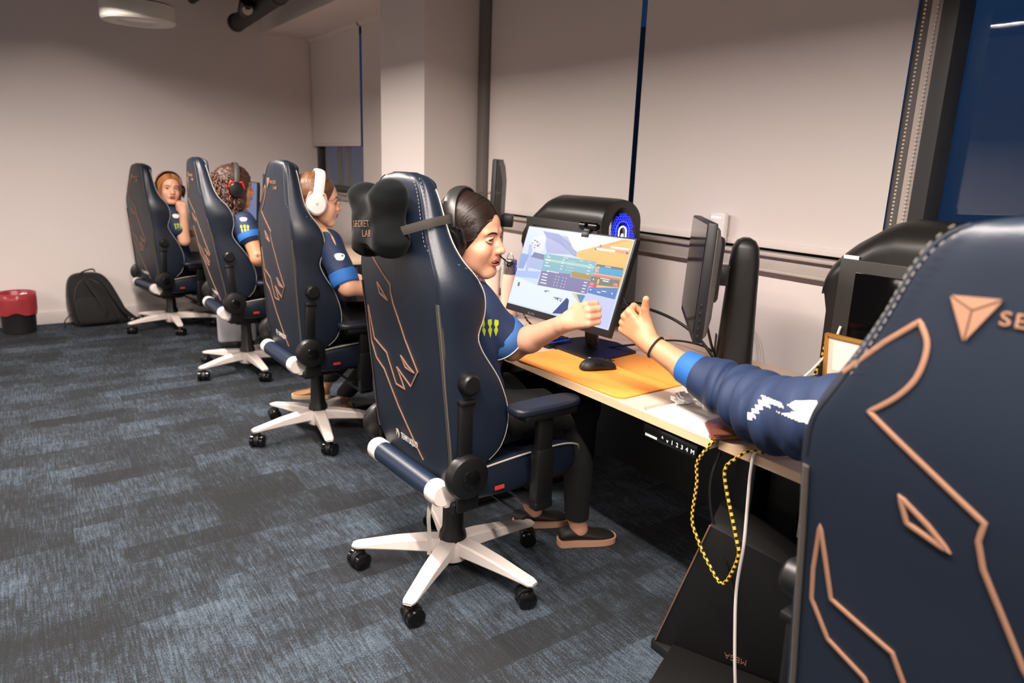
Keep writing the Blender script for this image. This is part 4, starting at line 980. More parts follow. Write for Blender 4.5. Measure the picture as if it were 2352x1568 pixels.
def nets(prims, lo, hi, h, extra=None):
    lo = np.array(lo, float); hi = np.array(hi, float); B = 6
    nb = np.ceil((hi-lo)/(h*B)).astype(int); n = nb*B+1
    cx = [lo[i]+(np.arange(nb[i])+.5)*B*h for i in range(3)]
    G = np.stack(np.meshgrid(*cx, indexing='ij'), -1).reshape(-1, 3).astype(np.float32)
    dc = sd(G, prims).reshape(nb)
    act = np.abs(dc) < B*h*1.35+.006
    V = np.where(dc < 0, -1.0, 1.0).astype(np.float32)
    V = np.repeat(np.repeat(np.repeat(V, B, 0), B, 1), B, 2); V = np.pad(V, ((0,1),)*3, mode='edge')
    A = np.zeros(n, bool)
    A[:-1,:-1,:-1] = np.repeat(np.repeat(np.repeat(act, B, 0), B, 1), B, 2)
    for ax in range(3):
        sl_ = [slice(None)]*3; sm = [slice(None)]*3; sl_[ax] = slice(1, None); sm[ax] = slice(0, -1); A[tuple(sl_)] |= A[tuple(sm)].copy()
    idx = np.argwhere(A); P = (lo+idx*h).astype(np.float32)
    D = sd(P, prims)
    if extra is not None: D = D+extra(P)
    V[A] = D; S = V < 0
    c = np.zeros(tuple(np.array(n)-1), np.int8)
    for i in (0, 1):
        for j in (0, 1):
            for k in (0, 1): c += S[i:n[0]-1+i, j:n[1]-1+j, k:n[2]-1+k]
    mix = (c > 0) & (c < 8); ci = np.argwhere(mix); ids = -np.ones(c.shape, np.int64); ids[mix] = np.arange(len(ci))
    acc = np.zeros((len(ci), 3)); cnt = np.zeros(len(ci))
    cor = [(i, j, k) for i in (0, 1) for j in (0, 1) for k in (0, 1)]
    for a in cor:
        for ax in range(3):
            if a[ax] == 1: continue
            b = list(a); b[ax] = 1; ia = ci+a; ib = ci+b
            va = V[ia[:,0], ia[:,1], ia[:,2]]; vb = V[ib[:,0], ib[:,1], ib[:,2]]; m = (va < 0) != (vb < 0)
            t = va[m]/(va[m]-vb[m]); p = np.tile(np.array(a, float), (m.sum(), 1)); p[:, ax] = t
            acc[m] += p; cnt[m] += 1
    verts = lo+(ci+acc/np.maximum(cnt, 1)[:, None])*h
    F = []
    for ax in range(3):
        u, w = [(1, 2), (2, 0), (0, 1)][ax]
        s0 = [slice(None)]*3; s1 = [slice(None)]*3; s0[ax] = slice(0, -1); s1[ax] = slice(1, None)
        e = np.argwhere(S[tuple(s0)] != S[tuple(s1)])
        e = e[(e[:, u] > 0) & (e[:, w] > 0) & (e[:, u] < c.shape[u]) & (e[:, w] < c.shape[w]) & (e[:, ax] < c.shape[ax])]
        if not len(e): continue
        q = []
        for du, dw in ((-1,-1),(0,-1),(0,0),(-1,0)):
            t = e.copy(); t[:, u] += du; t[:, w] += dw; q.append(ids[t[:,0], t[:,1], t[:,2]])
        q = np.stack(q, 1); inside = S[e[:,0], e[:,1], e[:,2]]
        q = np.where(inside[:, None], q, q[:, ::-1]); F.append(q[(q >= 0).all(1)])
    return verts, np.concatenate(F)
def np_mesh(name, v, f, m, parent=None, smooth_iter=1):
    v = v.copy()
    if smooth_iter:
        e = np.concatenate([f[:, [i, (i+1) % 4]] for i in range(4)])
        for _ in range(smooth_iter):
            s = np.zeros_like(v); c = np.zeros(len(v)); np.add.at(s, e[:, 0], v[e[:, 1]]); np.add.at(c, e[:, 0], 1); v = v*.5+.5*s/np.maximum(c, 1)[:, None]
    me = bpy.data.meshes.new(name); me.vertices.add(len(v)); me.vertices.foreach_set('co', v.astype(np.float32).ravel())
    me.loops.add(f.size); me.loops.foreach_set('vertex_index', f.astype(np.int32).ravel())
    me.polygons.add(len(f)); me.polygons.foreach_set('loop_start', np.arange(0, f.size, 4, dtype=np.int32)); me.polygons.foreach_set('loop_total', np.full(len(f), 4, np.int32))
    me.update(calc_edges=True); me.validate(); return link(name, me, m, parent)
def X44(prims, M):
    """moves primitives by a rigid 4x4"""
    Rm = np.array(M.to_3x3()); out = []
    for p in prims:
        p = list(p)
        if p[0] == 'c': p[3] = tuple(M @ Vector(p[3])); p[4] = tuple(M @ Vector(p[4]))
        else:
            i = 4 if p[0] == 'e' else 5; R0 = np.eye(3) if len(p) <= i+1 or p[-1] is None or not hasattr(p[-1], 'shape') else p[-1]
            if len(p) > i+1: p = p[:i+1]
            elif p[0] == 'e': p = p[:5]
            p[3] = tuple(M @ Vector(p[3])); p.append(Rm@R0)
        out.append(tuple(p))
    return out
def inflate(prims, d):
    out = []
    for p in prims:
        p = list(p)
        if p[0] == 'c': p[5] += d; p[6] += d
        elif p[0] == 'e': p[4] = tuple(x+d for x in p[4])
        else: p[4] = tuple(x+d for x in p[4]); p[5] += d
        out.append(tuple(p))
    return out

# ---------------- materials of people
def skin(name, c, red=.5):
    m = mat(name, c, .46, bump=.12, bscale=700, var=.05, vscale=30, sss=.12, spec=.4); return m
SK4 = skin('skin_fair', '#d19a7e'); SK5 = skin('skin_warm', '#c98f6b'); SK3 = skin('skin_light', '#e0ab8e'); SK1 = skin('skin_pale', '#e3ad90')
LIP = mat('lip_skin', '#a84c46', .35, sss=.1); MOUTH = mat('mouth_dark', '#3a1210', .6); TEETH = mat('teeth', '#efe6da', .3)
EYEW = mat('eye_white', '#e8e2dc', .15); IRIS = mat('iris_brown', '#3a2317', .1); LASH = mat('lash_dark', '#16100d', .6)
JER = mat('jersey_navy', '#16294a', .7, bump=.25, bscale=900, var=.10, vscale=20)
JERB = mat('jersey_blue', '#1d5ea8', .7, bump=.25, bscale=900, var=.06, vscale=20)
TROU = mat('trousers_black', '#101012', .8, bump=.2, bscale=500)
WPR = mat('print_white', '#e9e4df', .6); GRN = mat('print_green', '#a9b92c', .6)

def head_prims(smile=.0, jaw=0.0):
    s = []
    E = lambda c, r_, k=.02, op='+': s.append(('e', op, k, c, r_))
    Cc = lambda a, b, ra, rb, k=.012, op='+': s.append(('c', op, k, a, b, ra, rb))
    E((0,-.016,.035), (.074,.093,.083)); E((0,.028,.032), (.062,.062,.062)); E((0,.034,-.028), (.0545,.052,.060), .025)
    E((0,.034,-.068), (.040,.046,.034), .025); Cc((-.009,.0755,-.097-jaw), (.009,.0755,-.097-jaw), .0150, .0150, .022)
    for q in (-1, 1):
        Cc((q*.050,-.004,-.052), (q*.016,.066,-.100-jaw*.8), .0150, .0130, .028)       # jaw line
        E((q*.038,.062,-.030), (.021,.019,.020), .022)                                # cheek
        if smile: E((q*.035,.064,-.030), (.016,.014,.013), .024)
        E((q*.033,.042,-.055), (.020,.030,.028), .030); E((q*.0100,.0885,-.017), (.0085,.011,.012), .012)
        Cc((q*.014,.0865,.026), (q*.043,.072,.024), .0075, .006, .014)                 # brow ridge
        E((q*.032,.0985,.0045), (.019,.0165,.0125), .014, '-')                            # eye socket
        E((q*.0795,-.012,-.004), (.009,.019,.030), .008)                              # ear
    for q in (-1, 1):
        cx, cy, cz = q*.0315, .0738, .0035; ap = .0082-.0016*smile; al = -.0064+.0014*smile
        for zz, rr_ in ((ap+.0010, .0022), (al-.0008, .0019)):
            L_ = []
            for k in range(7):
                a = PI*k/6; x = cx+.0140*math.cos(a); dy = math.sqrt(max(0, .0135**2-min(.0134, abs(x-cx))**2)); L_.append((x, cy+dy*.92+.0006, cz+zz*math.sin(a)))
            for a_, b_ in zip(L_, L_[1:]): Cc(a_, b_, rr_, rr_, .0046)
    Cc((0,.084,.016), (0,.1065,-.024), .0075, .0098, .012); E((0,.1085,-.0285), (.0105,.0105,.0092), .006)   # nose
    for q in (-1, 1): E((q*.0115,.099,-.0315), (.0072,.0085,.0068), .011); E((q*.0065,.1075,-.0385), (.0034,.0048,.0030), .003, '-')
    E((0,.083,-.055), (.026,.014,.020), .014)                                         # muzzle
    w = .023+.009*smile; dz = .007*smile
    for a, b, r0, r1 in (((-w,.0765-.004*smile,-.0605+dz),(-.008,.0975,-.0565),.0030,.0052),((-.008,.0975,-.0565),(.008,.0975,-.0565),.0052,.0052),((.008,.0975,-.0565),(w,.0765-.004*smile,-.0605+dz),.0052,.0030)): Cc(a, b, r0, r1, .005)
    lo = -.0660-.0035*smile-jaw
    for a, b, r0, r1 in (((-w,.0765-.004*smile,-.0615+dz),(-.009,.0950,lo),.0030,.0060),((-.009,.0950,lo),(.009,.0950,lo),.0060,.0060),((.009,.0950,lo),(w,.0765-.004*smile,-.0615+dz),.0060,.0030)): Cc(a, b, r0, r1, .005)
    if smile: E((0,.098,(-.0565+lo)/2), (w*.93,.0165,max(.0022,(-.0565-lo)/2-.0026)), .002, '-')
    else: Cc((-.02,.093,-.0612), (.02,.093,-.0612), .0016, .0016, .002, '-')
    return s, (w, lo)
def lip_zone(c, w, lo):     # c in the head frame
    return (abs(c[0]) < w+.001) and (-.0520 > c[2] > lo-.0065) and c[1] > .079
def put_head(parent, M, skin_m, smile=0., jaw=0., h=.0024, iris=IRIS, brow=LASH, gaze=(.30, 1, 0)):
    """returns the head mesh (verts/faces in head frame) so the body can include it; adds eyes, brows, lashes, mouth as children"""
    pr_, (w, lo) = head_prims(smile, jaw)
    v, f = nets(pr_, (-.10,-.13,-.14), (.10,.135,.14), h)
    bvh = BVHTree.FromPolygons([tuple(p) for p in v], [tuple(map(int, q)) for q in f])
    def on(x, z, off=0.0):
        r_ = bvh.ray_cast(Vector((x, .3, z)), Vector((0, -1, 0))); return (r_[0]+Vector((0, off, 0))) if r_[0] else Vector((x, .08, z))
    for q in (-1, 1):
        c = Vector((q*.0315, .0733, .0035))
        e = MB().lathe([(.0113*math.sin(PI*k/10), -.0113*math.cos(PI*k/10)) for k in range(11)], 20, M @ T(*c), cap=False); e.build('eyeball', EYEW, parent)
        gz = Vector(gaze).normalized()
        e = MB().lathe([(.0,.0119),(.0050,.0108),(.0066,.0096)], 20, M @ T(*c) @ gz.to_track_quat('Z','Y').to_matrix().to_4x4(), cap=False); e.build('iris', iris, parent)
        up = []
        for k in range(9):
            a = PI*k/8; x = c.x+.0142*math.cos(a); dy = math.sqrt(max(0, .0140**2-min(.0139, abs(x-c.x))**2))
            up.append(M @ Vector((x, .0738+dy*.92+.0030, c.z+(.0082-.0016*smile)*math.sin(a)-.0014)))
        MB().tube(crom(up, 3), .0017, 5, flat=.7).build('eyelash', LASH, parent)
        b = [(.0150,.0215),(.022,.0248),(.032,.0262),(.041,.0245),(.0485,.0195)]
        MB().tube(crom([M @ on(q*x, z, .0004) for x, z in b], 4), [.0016]*2+[.0030]*10+[.0022]*3+[.0012]*2, 6, flat=.4, nrm=tuple(M.to_3x3() @ Vector((0,1,0)))).build('eyebrow', brow, parent)
    if smile:
        zc = (-.0565+lo)/2
        MB().lathe([(.0, -.001), (.80, -.001), (1, 0), (.80, .001), (0, .001)], 24, M @ T(0, .0800, zc) @ Matrix.Diagonal((w*.88, 1, max(.003, (-.0565-lo)/2-.001), 1)) @ Rx(-90), cap=False).build('mouth_inside', MOUTH, parent)
        arc = [M @ Vector((x, .0930-13*x*x, -.0628+6*x*x*smile)) for x in [(-.022+.044*k/10) for k in range(11)]]
        MB().tube(arc, .0034, 8, flat=.7, nrm=tuple(M.to_3x3() @ Vector((0,1,0)))).build('teeth', TEETH, parent)
    return v, f, bvh, on, (w, lo)
def join_np(parts):
    V = []; F = []; n = 0
    for v, f in parts: V.append(v); F.append(f+n); n += len(v)
    return np.concatenate(V), np.concatenate(F)
def apply_M(v, M):
    A = np.array(M); return v@A[:3, :3].T+A[:3, 3]
def head_M(pos, heading, tilt=0., roll=0.):
    return T(*pos) @ Rz(heading-90) @ Rx(tilt) @ Ry(roll)

def hand(w, d, t, n, fist=True, thumb='tuck', s=1.0, side=1):
    """w wrist, d wrist->knuckles, t towards the thumb, n where the fingers curl"""
    w = Vector(w); d = Vector(d).normalized(); t = Vector(t); t = (t-d*t.dot(d)).normalized(); n0 = d.cross(t); n = n0 if n0.dot(Vector(n)) > 0 else -n0
    P = lambda a, b, c: tuple(w+(d*a+t*b+n*c)*s)
    out = []; C_ = lambda a, b, ra, rb, k=.007: out.append(('c', '+', k, a, b, ra*s, rb*s))
    C_(P(-.02,0,0), P(.012,.0,0), .0245, .024, .012)
    off = [.031,.0105,-.0100,-.0285]; mc = [.088,.092,.087,.079]; rr = [.0105,.0108,.0102,.0092]
    for i in range(4):
        C_(P(.010,off[i]*.45,.0), P(mc[i]*.9,off[i]*.95,.002), .0145, .0125, .012)
        K = (mc[i], off[i], -.001)
        if fist:
            p1 = (mc[i]+.010, off[i]*.97, .036); p2 = (mc[i]-.018, off[i]*.9, .047); p3 = (mc[i]-.026, off[i]*.86, .030)
        else:
            p1 = (mc[i]+.036, off[i]*1.05, .016); p2 = (mc[i]+.050, off[i]*1.05, .036); p3 = (mc[i]+.048, off[i]*1.0, .054)
        C_(P(*K), P(*p1), rr[i]*1.05, rr[i]*.93, .006); C_(P(*p1), P(*p2), rr[i]*.93, rr[i]*.84, .004); C_(P(*p2), P(*p3), rr[i]*.84, rr[i]*.74, .004)
    out.append(('e', '+', .012, P(.045,.0,.010), (.036*s,.030*s,.016*s), np.array([[d[i], t[i], n[i]] for i in range(3)])))
    C_(P(.008,.018,.010), P(.038,.034,.018), .0165, .0145, .014)
    if thumb == 'up': C_(P(.038,.036,.016), P(.060,.066,.012), .0130, .0108, .008); C_(P(.060,.066,.012), P(.070,.094,.006), .0108, .0088, .005)
    else: C_(P(.038,.036,.018), P(.070,.036,.036), .0130, .0110, .008); C_(P(.070,.036,.036), P(.085,.014,.050), .0108, .0090, .005)
    return out

def strands(name, bvh, c, starts, ctrl, ends, n, r_, m, parent, seed=1, lift=.0012, wav=0., seg=14, M=None, flat=.6):
    rd = random.Random(seed); b = MB(); c = Vector(c)
    for i in range(n):
        u = rd.random(); 
        a = Vector(starts(u)).normalized(); k = Vector(ctrl(u)); e = Vector(ends(u)).normalized(); j = Vector((rd.gauss(0,.03), rd.gauss(0,.03), rd.gauss(0,.03))); pts = []
        for q in range(seg+1):
            t = q/seg; d = ((1-t)**2*a+2*t*(1-t)*(k+j)+t*t*e).normalized(); h = bvh.ray_cast(c, d)
            if h[0] is None: continue
            p = h[0]+d*(lift+rd.uniform(-.0002,.0006))
            if wav: p = p+Vector((rd.gauss(0, wav), rd.gauss(0, wav), rd.gauss(0, wav)))
            pts.append(M @ p if M is not None else p)
        if len(pts) > 3: b.tube(pts, [r_*(.4+.6*math.sin(PI*min(1, .12+q/len(pts)*.8))) for q in range(len(pts))], 5, flat=flat)
    o = b.build(name, m, parent, auto=None); o['kind'] = 'stuff'; return o

def sleeve_tube(name, path, radii, m, parent, folds=0., freq=60., n=40, k=14, seed=0, cap=True):
    P = crom(path, k); N = len(P); ra = np.interp(np.linspace(0, 1, N), np.linspace(0, 1, len(radii)), radii); rd = random.Random(seed)
    ph = [rd.uniform(0, 6.28) for _ in range(6)]; v = []; f = []; up = Vector((0, 0, 1)); s = 0
    for i, p in enumerate(P):
        a = P[max(0, i-1)]; b = P[min(N-1, i+1)]; t = (b-a).normalized(); up = (up-t*up.dot(t)).normalized(); sd_ = t.cross(up)
        if i: s += (P[i]-P[i-1]).length
        for j in range(n):
            an = 2*PI*j/n
            w = math.sin(freq*s+ph[0]+1.4*math.sin(an+ph[1])+.8*math.sin(2*an+ph[2]))+.5*math.sin(freq*1.7*s+ph[3]+1.8*math.sin(an+ph[4]))
            env = math.sin(PI*min(1, max(0, i/(N-1)*1.0)))**.5
            q = ra[i]+folds*env*(abs(w)**.7*math.copysign(1, w))*(.65+.35*math.sin(an*1.0+ph[5]+s*9))
            v.append(p+(up*math.sin(an)+sd_*math.cos(an))*q)
    for i in range(N-1):
        for j in range(n): f.append((i*n+j, (i+1)*n+j, (i+1)*n+(j+1) % n, i*n+(j+1) % n))
    if cap: f.append(tuple(range(n))); f.append(tuple((N-1)*n+j for j in reversed(range(n))))
    return pm(name, v, f, m, parent)
def stick(bvh, pts2, origin, ex, ey, dirn, faces, off=.0012):
    """lay a flat drawing on a surface: pts2 in the (ex, ey) plane at origin, cast along dirn"""
    out = []; ex = Vector(ex).normalized(); ey = Vector(ey).normalized(); dirn = Vector(dirn).normalized()
    for x, y in pts2:
        o_ = Vector(origin)+ex*x+ey*y-dirn*.15; h = bvh.ray_cast(o_, dirn)
        out.append((h[0]-dirn*off) if h[0] else o_+dirn*.15)
    return out, faces
def bvh_of(o): 
    return BVHTree.FromPolygons([q.co.copy() for q in o.data.vertices], [tuple(p.vertices) for p in o.data.polygons])
def paint_faces(o, polys, origin, ex, ey, dirn, m, sc=1.0, depth=.2):
    o.data.materials.append(m); k = len(o.data.materials)-1; ex = Vector(ex).normalized(); ey = Vector(ey).normalized(); dirn = Vector(dirn).normalized(); O_ = Vector(origin)
    def inside(x, y, pl):
        c = False; n = len(pl)
        for i in range(n):
            (x1, y1), (x2, y2) = pl[i], pl[i-1]
            if (y1 > y) != (y2 > y) and x < (x2-x1)*(y-y1)/(y2-y1)+x1: c = not c
        return c
    for p in o.data.polygons:
        d = p.center-O_
        if d.dot(dirn) > depth: continue
        x, y = d.dot(ex)/sc, d.dot(ey)/sc
        if any(inside(x, y, pl) for pl in polys): p.material_index = k
CLAW = [[(-.022,.018),(-.014,.020),(-.012,.008),(-.015,.002),(-.010,-.006),(-.013,-.022),(-.019,-.006),(-.017,.002),(-.021,.008)],
        [(-.006,.020),(.003,.021),(.004,.010),(.001,.003),(.005,-.004),(.001,-.026),(-.005,-.006),(-.002,.002),(-.006,.010)],
        [(.010,.020),(.019,.018),(.020,.008),(.016,.002),(.019,-.006),(.014,-.022),(.009,-.006),(.012,.001),(.009,.009)]]
BLOB = [(.018*math.cos(a)*(1+.12*math.sin(3*a)), .015*math.sin(a)*(1+.15*math.cos(2*a))) for a in [2*PI*k/18 for k in range(18)]]
def emblem_patch(name, m, bvh, polys, origin, ex, ey, dirn, parent, sc=1.0, off=.0013):
    b = MB()
    for pl in polys:
        c = (sum(p[0] for p in pl)/len(pl), sum(p[1] for p in pl)/len(pl)); pts = [(x*sc, y*sc) for x, y in pl]+[(c[0]*sc, c[1]*sc)]; n = len(pl)
        v, f = stick(bvh, pts, origin, ex, ey, dirn, [(i, (i+1) % n, n) for i in range(n)], off); b.add(v, f)
    return b.build(name, m, parent, smooth=False)

def shoe(parent, pos, rz, upper, sole, s=1.0, name='shoe'):
    M = T(*pos) @ Rz(rz) @ Matrix.Scale(s, 4)
    o = MB(); secs = []
    for x, w, z0, z1 in ((-.085,.020,.03,.05),(-.08,.030,.022,.072),(-.05,.034,.02,.085),(.0,.036,.02,.075),(.05,.044,.018,.058),(.10,.047,.018,.046),(.14,.038,.02,.038),(.158,.020,.022,.03)):
        secs.append([(x, w*math.cos(a), (z0+z1)/2+(z1-z0)/2*math.sin(a)) for a in [2*PI*k/18 for k in range(18)]])
    v, f = loft(secs); ob = pm(name, [M @ Vector(p) for p in v], f, upper, parent); md = ob.modifiers.new('s','SUBSURF'); md.levels = md.render_levels = 1
    out = [(-.09,-.0),(-.08,-.032),(-.03,-.036),(.05,-.047),(.11,-.05),(.15,-.036),(.166,0),(.15,.036),(.11,.05),(.05,.047),(-.03,.036),(-.08,.032)]
    o.prism([tuple(p)[:2] for p in crom([(x,y,0) for x,y in out], 3, True)], .024, M @ T(0,0,.002)); q = o.build('sole', sole, parent)
    return ob

def person(label, root_xy, headM, torso, arms, legs, skin_m, box, jersey_pr, smile=0., jaw=0., h_head=.0024, h_body=.005, hand_box=None, hand_pr=None, h_hand=.0018, iris=IRIS, brow=LASH, jer_m=JER, jbox=None, neck_to=None, jextra=None):
    rx, ry = root_xy; t = thing('person', label, 'person', (rx, ry, 0), group=None)
    L = T(-rx, -ry, 0); HM = L @ headM
    hv, hf, bvh, on, (w, lo) = put_head(t, HM, skin_m, smile, jaw, h_head, iris, brow)
    hvw = apply_M(hv, HM)
    nk = [('c', '+', .02, tuple(headM @ Vector((0,-.020,-.050))), tuple(neck_to), .050, .054)]
    body = nk+torso+arms+legs
    bp_ = X44(body, L)
    parts = [(hvw, hf)]
    lo_ = np.array(box[0])-[rx, ry, 0]; hi_ = np.array(box[1])-[rx, ry, 0]
    bv, bf = nets(bp_, lo_, hi_, h_body)
    if hand_box is not None:
        for pr_, (a, b) in zip(hand_pr, hand_box):
            parts.append(nets(X44(pr_, L), np.array(a)-[rx, ry, 0], np.array(b)-[rx, ry, 0], h_hand))
    parts.append((bv, bf)); V, F = join_np(parts)
    o = np_mesh('body', V, F, [skin_m, LIP, MOUTH], t, 1)
    # lips: faces of the mouth region get the lip colour
    nh = len(hf); cen = hv[hf].mean(1).astype(np.float32); idx = np.zeros(len(F), np.int32)
    hp, _ = head_prims(smile, jaw); lips = [q for q in hp if q[0] == 'c' and q[1] == '+' and q[2] == .005]
    dl = sd(cen, lips); lipm = (dl < .0009) & (cen[:, 1] > .074); idx[:nh][lipm] = 1
    if smile:
        cav = [q for q in hp if q[1] == '-' and q[2] == .002 and q[0] == 'e'][-1]
        idx[:nh][_ell(cen, cav[3], cav[4]) < .0004] = 2
    o.data.polygons.foreach_set('material_index', idx)
    # jersey
    ja, jb = jbox; jv, jf = nets(X44(jersey_pr, L), np.array(ja)-[rx, ry, 0], np.array(jb)-[rx, ry, 0], h_body*.9, jextra)
    j = np_mesh('jersey', jv, jf, jer_m, t, 1)
    return t, L, HM, bvh, on, j

# ======================================================== player four: smiling, reaching for the fist bump
H4 = head_M((1.122, 1.845, 1.186), -57, -6, 3)
sh4r, el4, wr4, fi4 = (1.112,1.795,.972), (1.255,1.792,.832), (1.283,1.560,.958), (1.312,1.470,1.005)
torso4 = [('e','+',.06,(1.155,1.92,.60),(.13,.155,.12)), ('e','+',.08,(1.145,1.915,.78),(.10,.135,.16)), ('e','+',.08,(1.130,1.90,.91),(.092,.145,.13)),
          ('c','+',.06,(1.118,1.81,.975),(1.135,2.03,.995),.046,.050)]
d4 = (Vector(fi4)-Vector(wr4)).normalized()
hand4 = hand(wr4, (Vector(fi4)-Vector(wr4)), (-.05,.55,.9), (1,.0,.2), True, 'tuck', .92)
arm4 = [('c','+',.02,sh4r,el4,.047,.039), ('c','+',.02,el4,tuple(Vector(el4).lerp(Vector(wr4),.35)),.040,.039), ('c','+',.02,tuple(Vector(el4).lerp(Vector(wr4),.35)),wr4,.039,.0255)]
armL4 = [('c','+',.02,(1.135,2.05,1.0),(1.20,2.14,.80),.044,.038),('c','+',.02,(1.20,2.14,.80),(1.42,2.12,.775),.037,.026)]+hand((1.42,2.12,.775),(1,.05,-.05),(0,-1,.2),(0,0,-1),False,'tuck',.9)
legs4 = [('c','+',.05,(1.18,1.84,.585),(1.56,1.80,.58),.080,.058),('c','+',.05,(1.18,2.02,.585),(1.55,2.04,.58),.080,.058),
         ('c','+',.03,(1.56,1.80,.57),(1.615,1.845,.12),.052,.034),('c','+',.03,(1.55,2.04,.57),(1.55,2.05,.12),.052,.034),('c','+',.02,(1.615,1.845,.12),(1.63,1.845,.06),.033,.035),('c','+',.02,(1.55,2.05,.12),(1.565,2.05,.06),.033,.035)]
jer4 = inflate(torso4, .014)+[('c','+',.030,(1.105,1.80,.978),tuple(Vector(sh4r).lerp(Vector(el4),.62)),.056,.070), ('c','+',.035,(1.135,2.04,1.01),(1.175,2.10,.90),.060,.062),
        ('c','-',.004,tuple(H4 @ Vector((0,-.02,-.05))),(1.135,1.905,.985),.050,.062)]
def crease4(P):
    return .0035*np.sin(P[:,2]*75+9*np.sin(P[:,0]*14)+5*P[:,1])*np.clip((1.0-P[:,2])*4,0,1)
p4, L4, HM4, bv4, on4, j4 = person('smiling person with dark hair and black headset, bare arm out for a fist bump', (1.15,1.90), H4, torso4, arm4+armL4, legs4, SK4,
    ((.98,1.52,.03),(1.68,2.26,1.16)), jer4, smile=1., jaw=.001, h_head=.0019, h_body=.0048, hand_pr=[arm4+hand4], hand_box=[((1.19,1.41,.78),(1.40,1.86,1.09))], jbox=((.98,1.66,.46),(1.30,2.20,1.08)), neck_to=(1.13,1.90,1.03), jextra=crease4)
np_mesh('trousers', *nets(X44(inflate(legs4[:4], .012)+[('e','+',.06,(1.16,1.92,.585),(.14,.165,.10))], L4), (-.16,-.24,.11), (.52,.28,.70), .006), TROU, p4)
for q in ((1.63,1.845,.0),(1.565,2.05,.0)): shoe(p4, L4 @ Vector(q), -20, mat('shoe_black','#17120f',.6), mat('shoe_tan','#b98e74',.6), .92)
# sleeve hem: lighter band and white line
a_ = Vector(sh4r).lerp(Vector(el4), .66); ax_ = (Vector(el4)-Vector(sh4r)).normalized(); ux = ax_.cross(Vector((0,1,0))).normalized(); uy = ax_.cross(ux)
def ring_pts(c, r_, n=40): return [L4 @ (c+ux*r_*math.cos(2*PI*k/n)+uy*r_*math.sin(2*PI*k/n)) for k in range(n)]
b = MB()
for c_, r_ in ((0,.0655),): 
    rings = [ring_pts(a_+ax_*o_, rr_) for o_, rr_ in ((-.016,.0690),(-.014,.0720),(.034,.0750),(.036,.0735),(.034,.0690),(.0,.0600))]
    v, f = loft([[tuple(p) for p in r__] for r__ in rings], False)
pm('sleeve_band', v, f, mat('band_blue', '#2d5a93', .7), p4)
MB().tube(ring_pts(a_+ax_*.034, .0745), .0019, 6, closed=True).build('sleeve_line', WPR, p4)
jb4 = bvh_of(j4); 
ctr = L4 @ Vector(sh4r).lerp(Vector(el4), .42)
emblem_patch('claw_print', GRN, jb4, CLAW, ctr, (.82,-.57,0), (0,0,1), (.57,.82,-.12), p4, 1.25)
emblem_patch('white_print', WPR, jb4, [BLOB], L4 @ Vector((1.100,1.775,1.005)), (.82,-.57,0), (0,0,1), (.5,.7,-.5), p4, 1.1)
# hair, drawn back to the nape with a parting
HAIRD = mat('hair_dark', '#1f1512', .38, bump=.25, bscale=300, stretch=(1,.2,1)); HAIRD2 = mat('hair_dark_strand', '#261a15', .40, spec=.5)
def hair_shell(extra=(), face=(0,.140,-.055), fr=(.20,.110,.137), top=.0095):
    return [('e','+',.02,(0,-.018,.036),(.0755+top,.094+top,.083+top)), ('e','+',.02,(0,-.035,-.02),(.066+top,.070+top,.075))]+list(extra)+[('e','-',.006,face,fr), ('e','-',.01,(0,.01,-.150),(.2,.2,.085))]
hs_ = hair_shell(extra=[('e','+',.02,(0,-.118,-.02),(.034,.030,.036))])
v, f = nets(hs_, (-.11,-.17,-.12), (.11,.12,.14), .0028); hv_b = BVHTree.FromPolygons([tuple(p) for p in v], [tuple(map(int,q)) for q in f])
np_mesh('hair', apply_M(v, HM4), f, HAIRD, p4)
for sgn in (1, -1):
    strands('hair_strands', hv_b, (0,-.01,.01), lambda u: (sgn*.06-.10, 1.02-1.5*u, .95-.12*abs(u-.4)), lambda u: (sgn*(1.35), .55-1.2*u, .25-.5*u), lambda u: (sgn*.10, -1, -.22), 300, .0017, HAIRD2, p4, seed=3+sgn, M=HM4, seg=18)
    strands('hair_strands', hv_b, (0,-.01,.01), lambda u: (sgn*(.06+.70*u), 1.0-.45*u*u, .88-1.0*u), lambda u: (sgn*1.35, .15-.3*u, .30-.9*u), lambda u: (sgn*.16, -1, -.34), 260, .0017, HAIRD2, p4, seed=8+sgn, M=HM4, seg=16)
for k in range(12):   # loose hairs on the crown
    a = Vector((random.Random(k).uniform(-.05,.03), .02+.004*k, .128)); MB().tube([HM4 @ a, HM4 @ (a+Vector((.006*(-1)**k,.012,.010))), HM4 @ (a+Vector((.012*(-1)**k,.024,.006)))], .0006, 4).build('loose_hair', HAIRD2, p4)
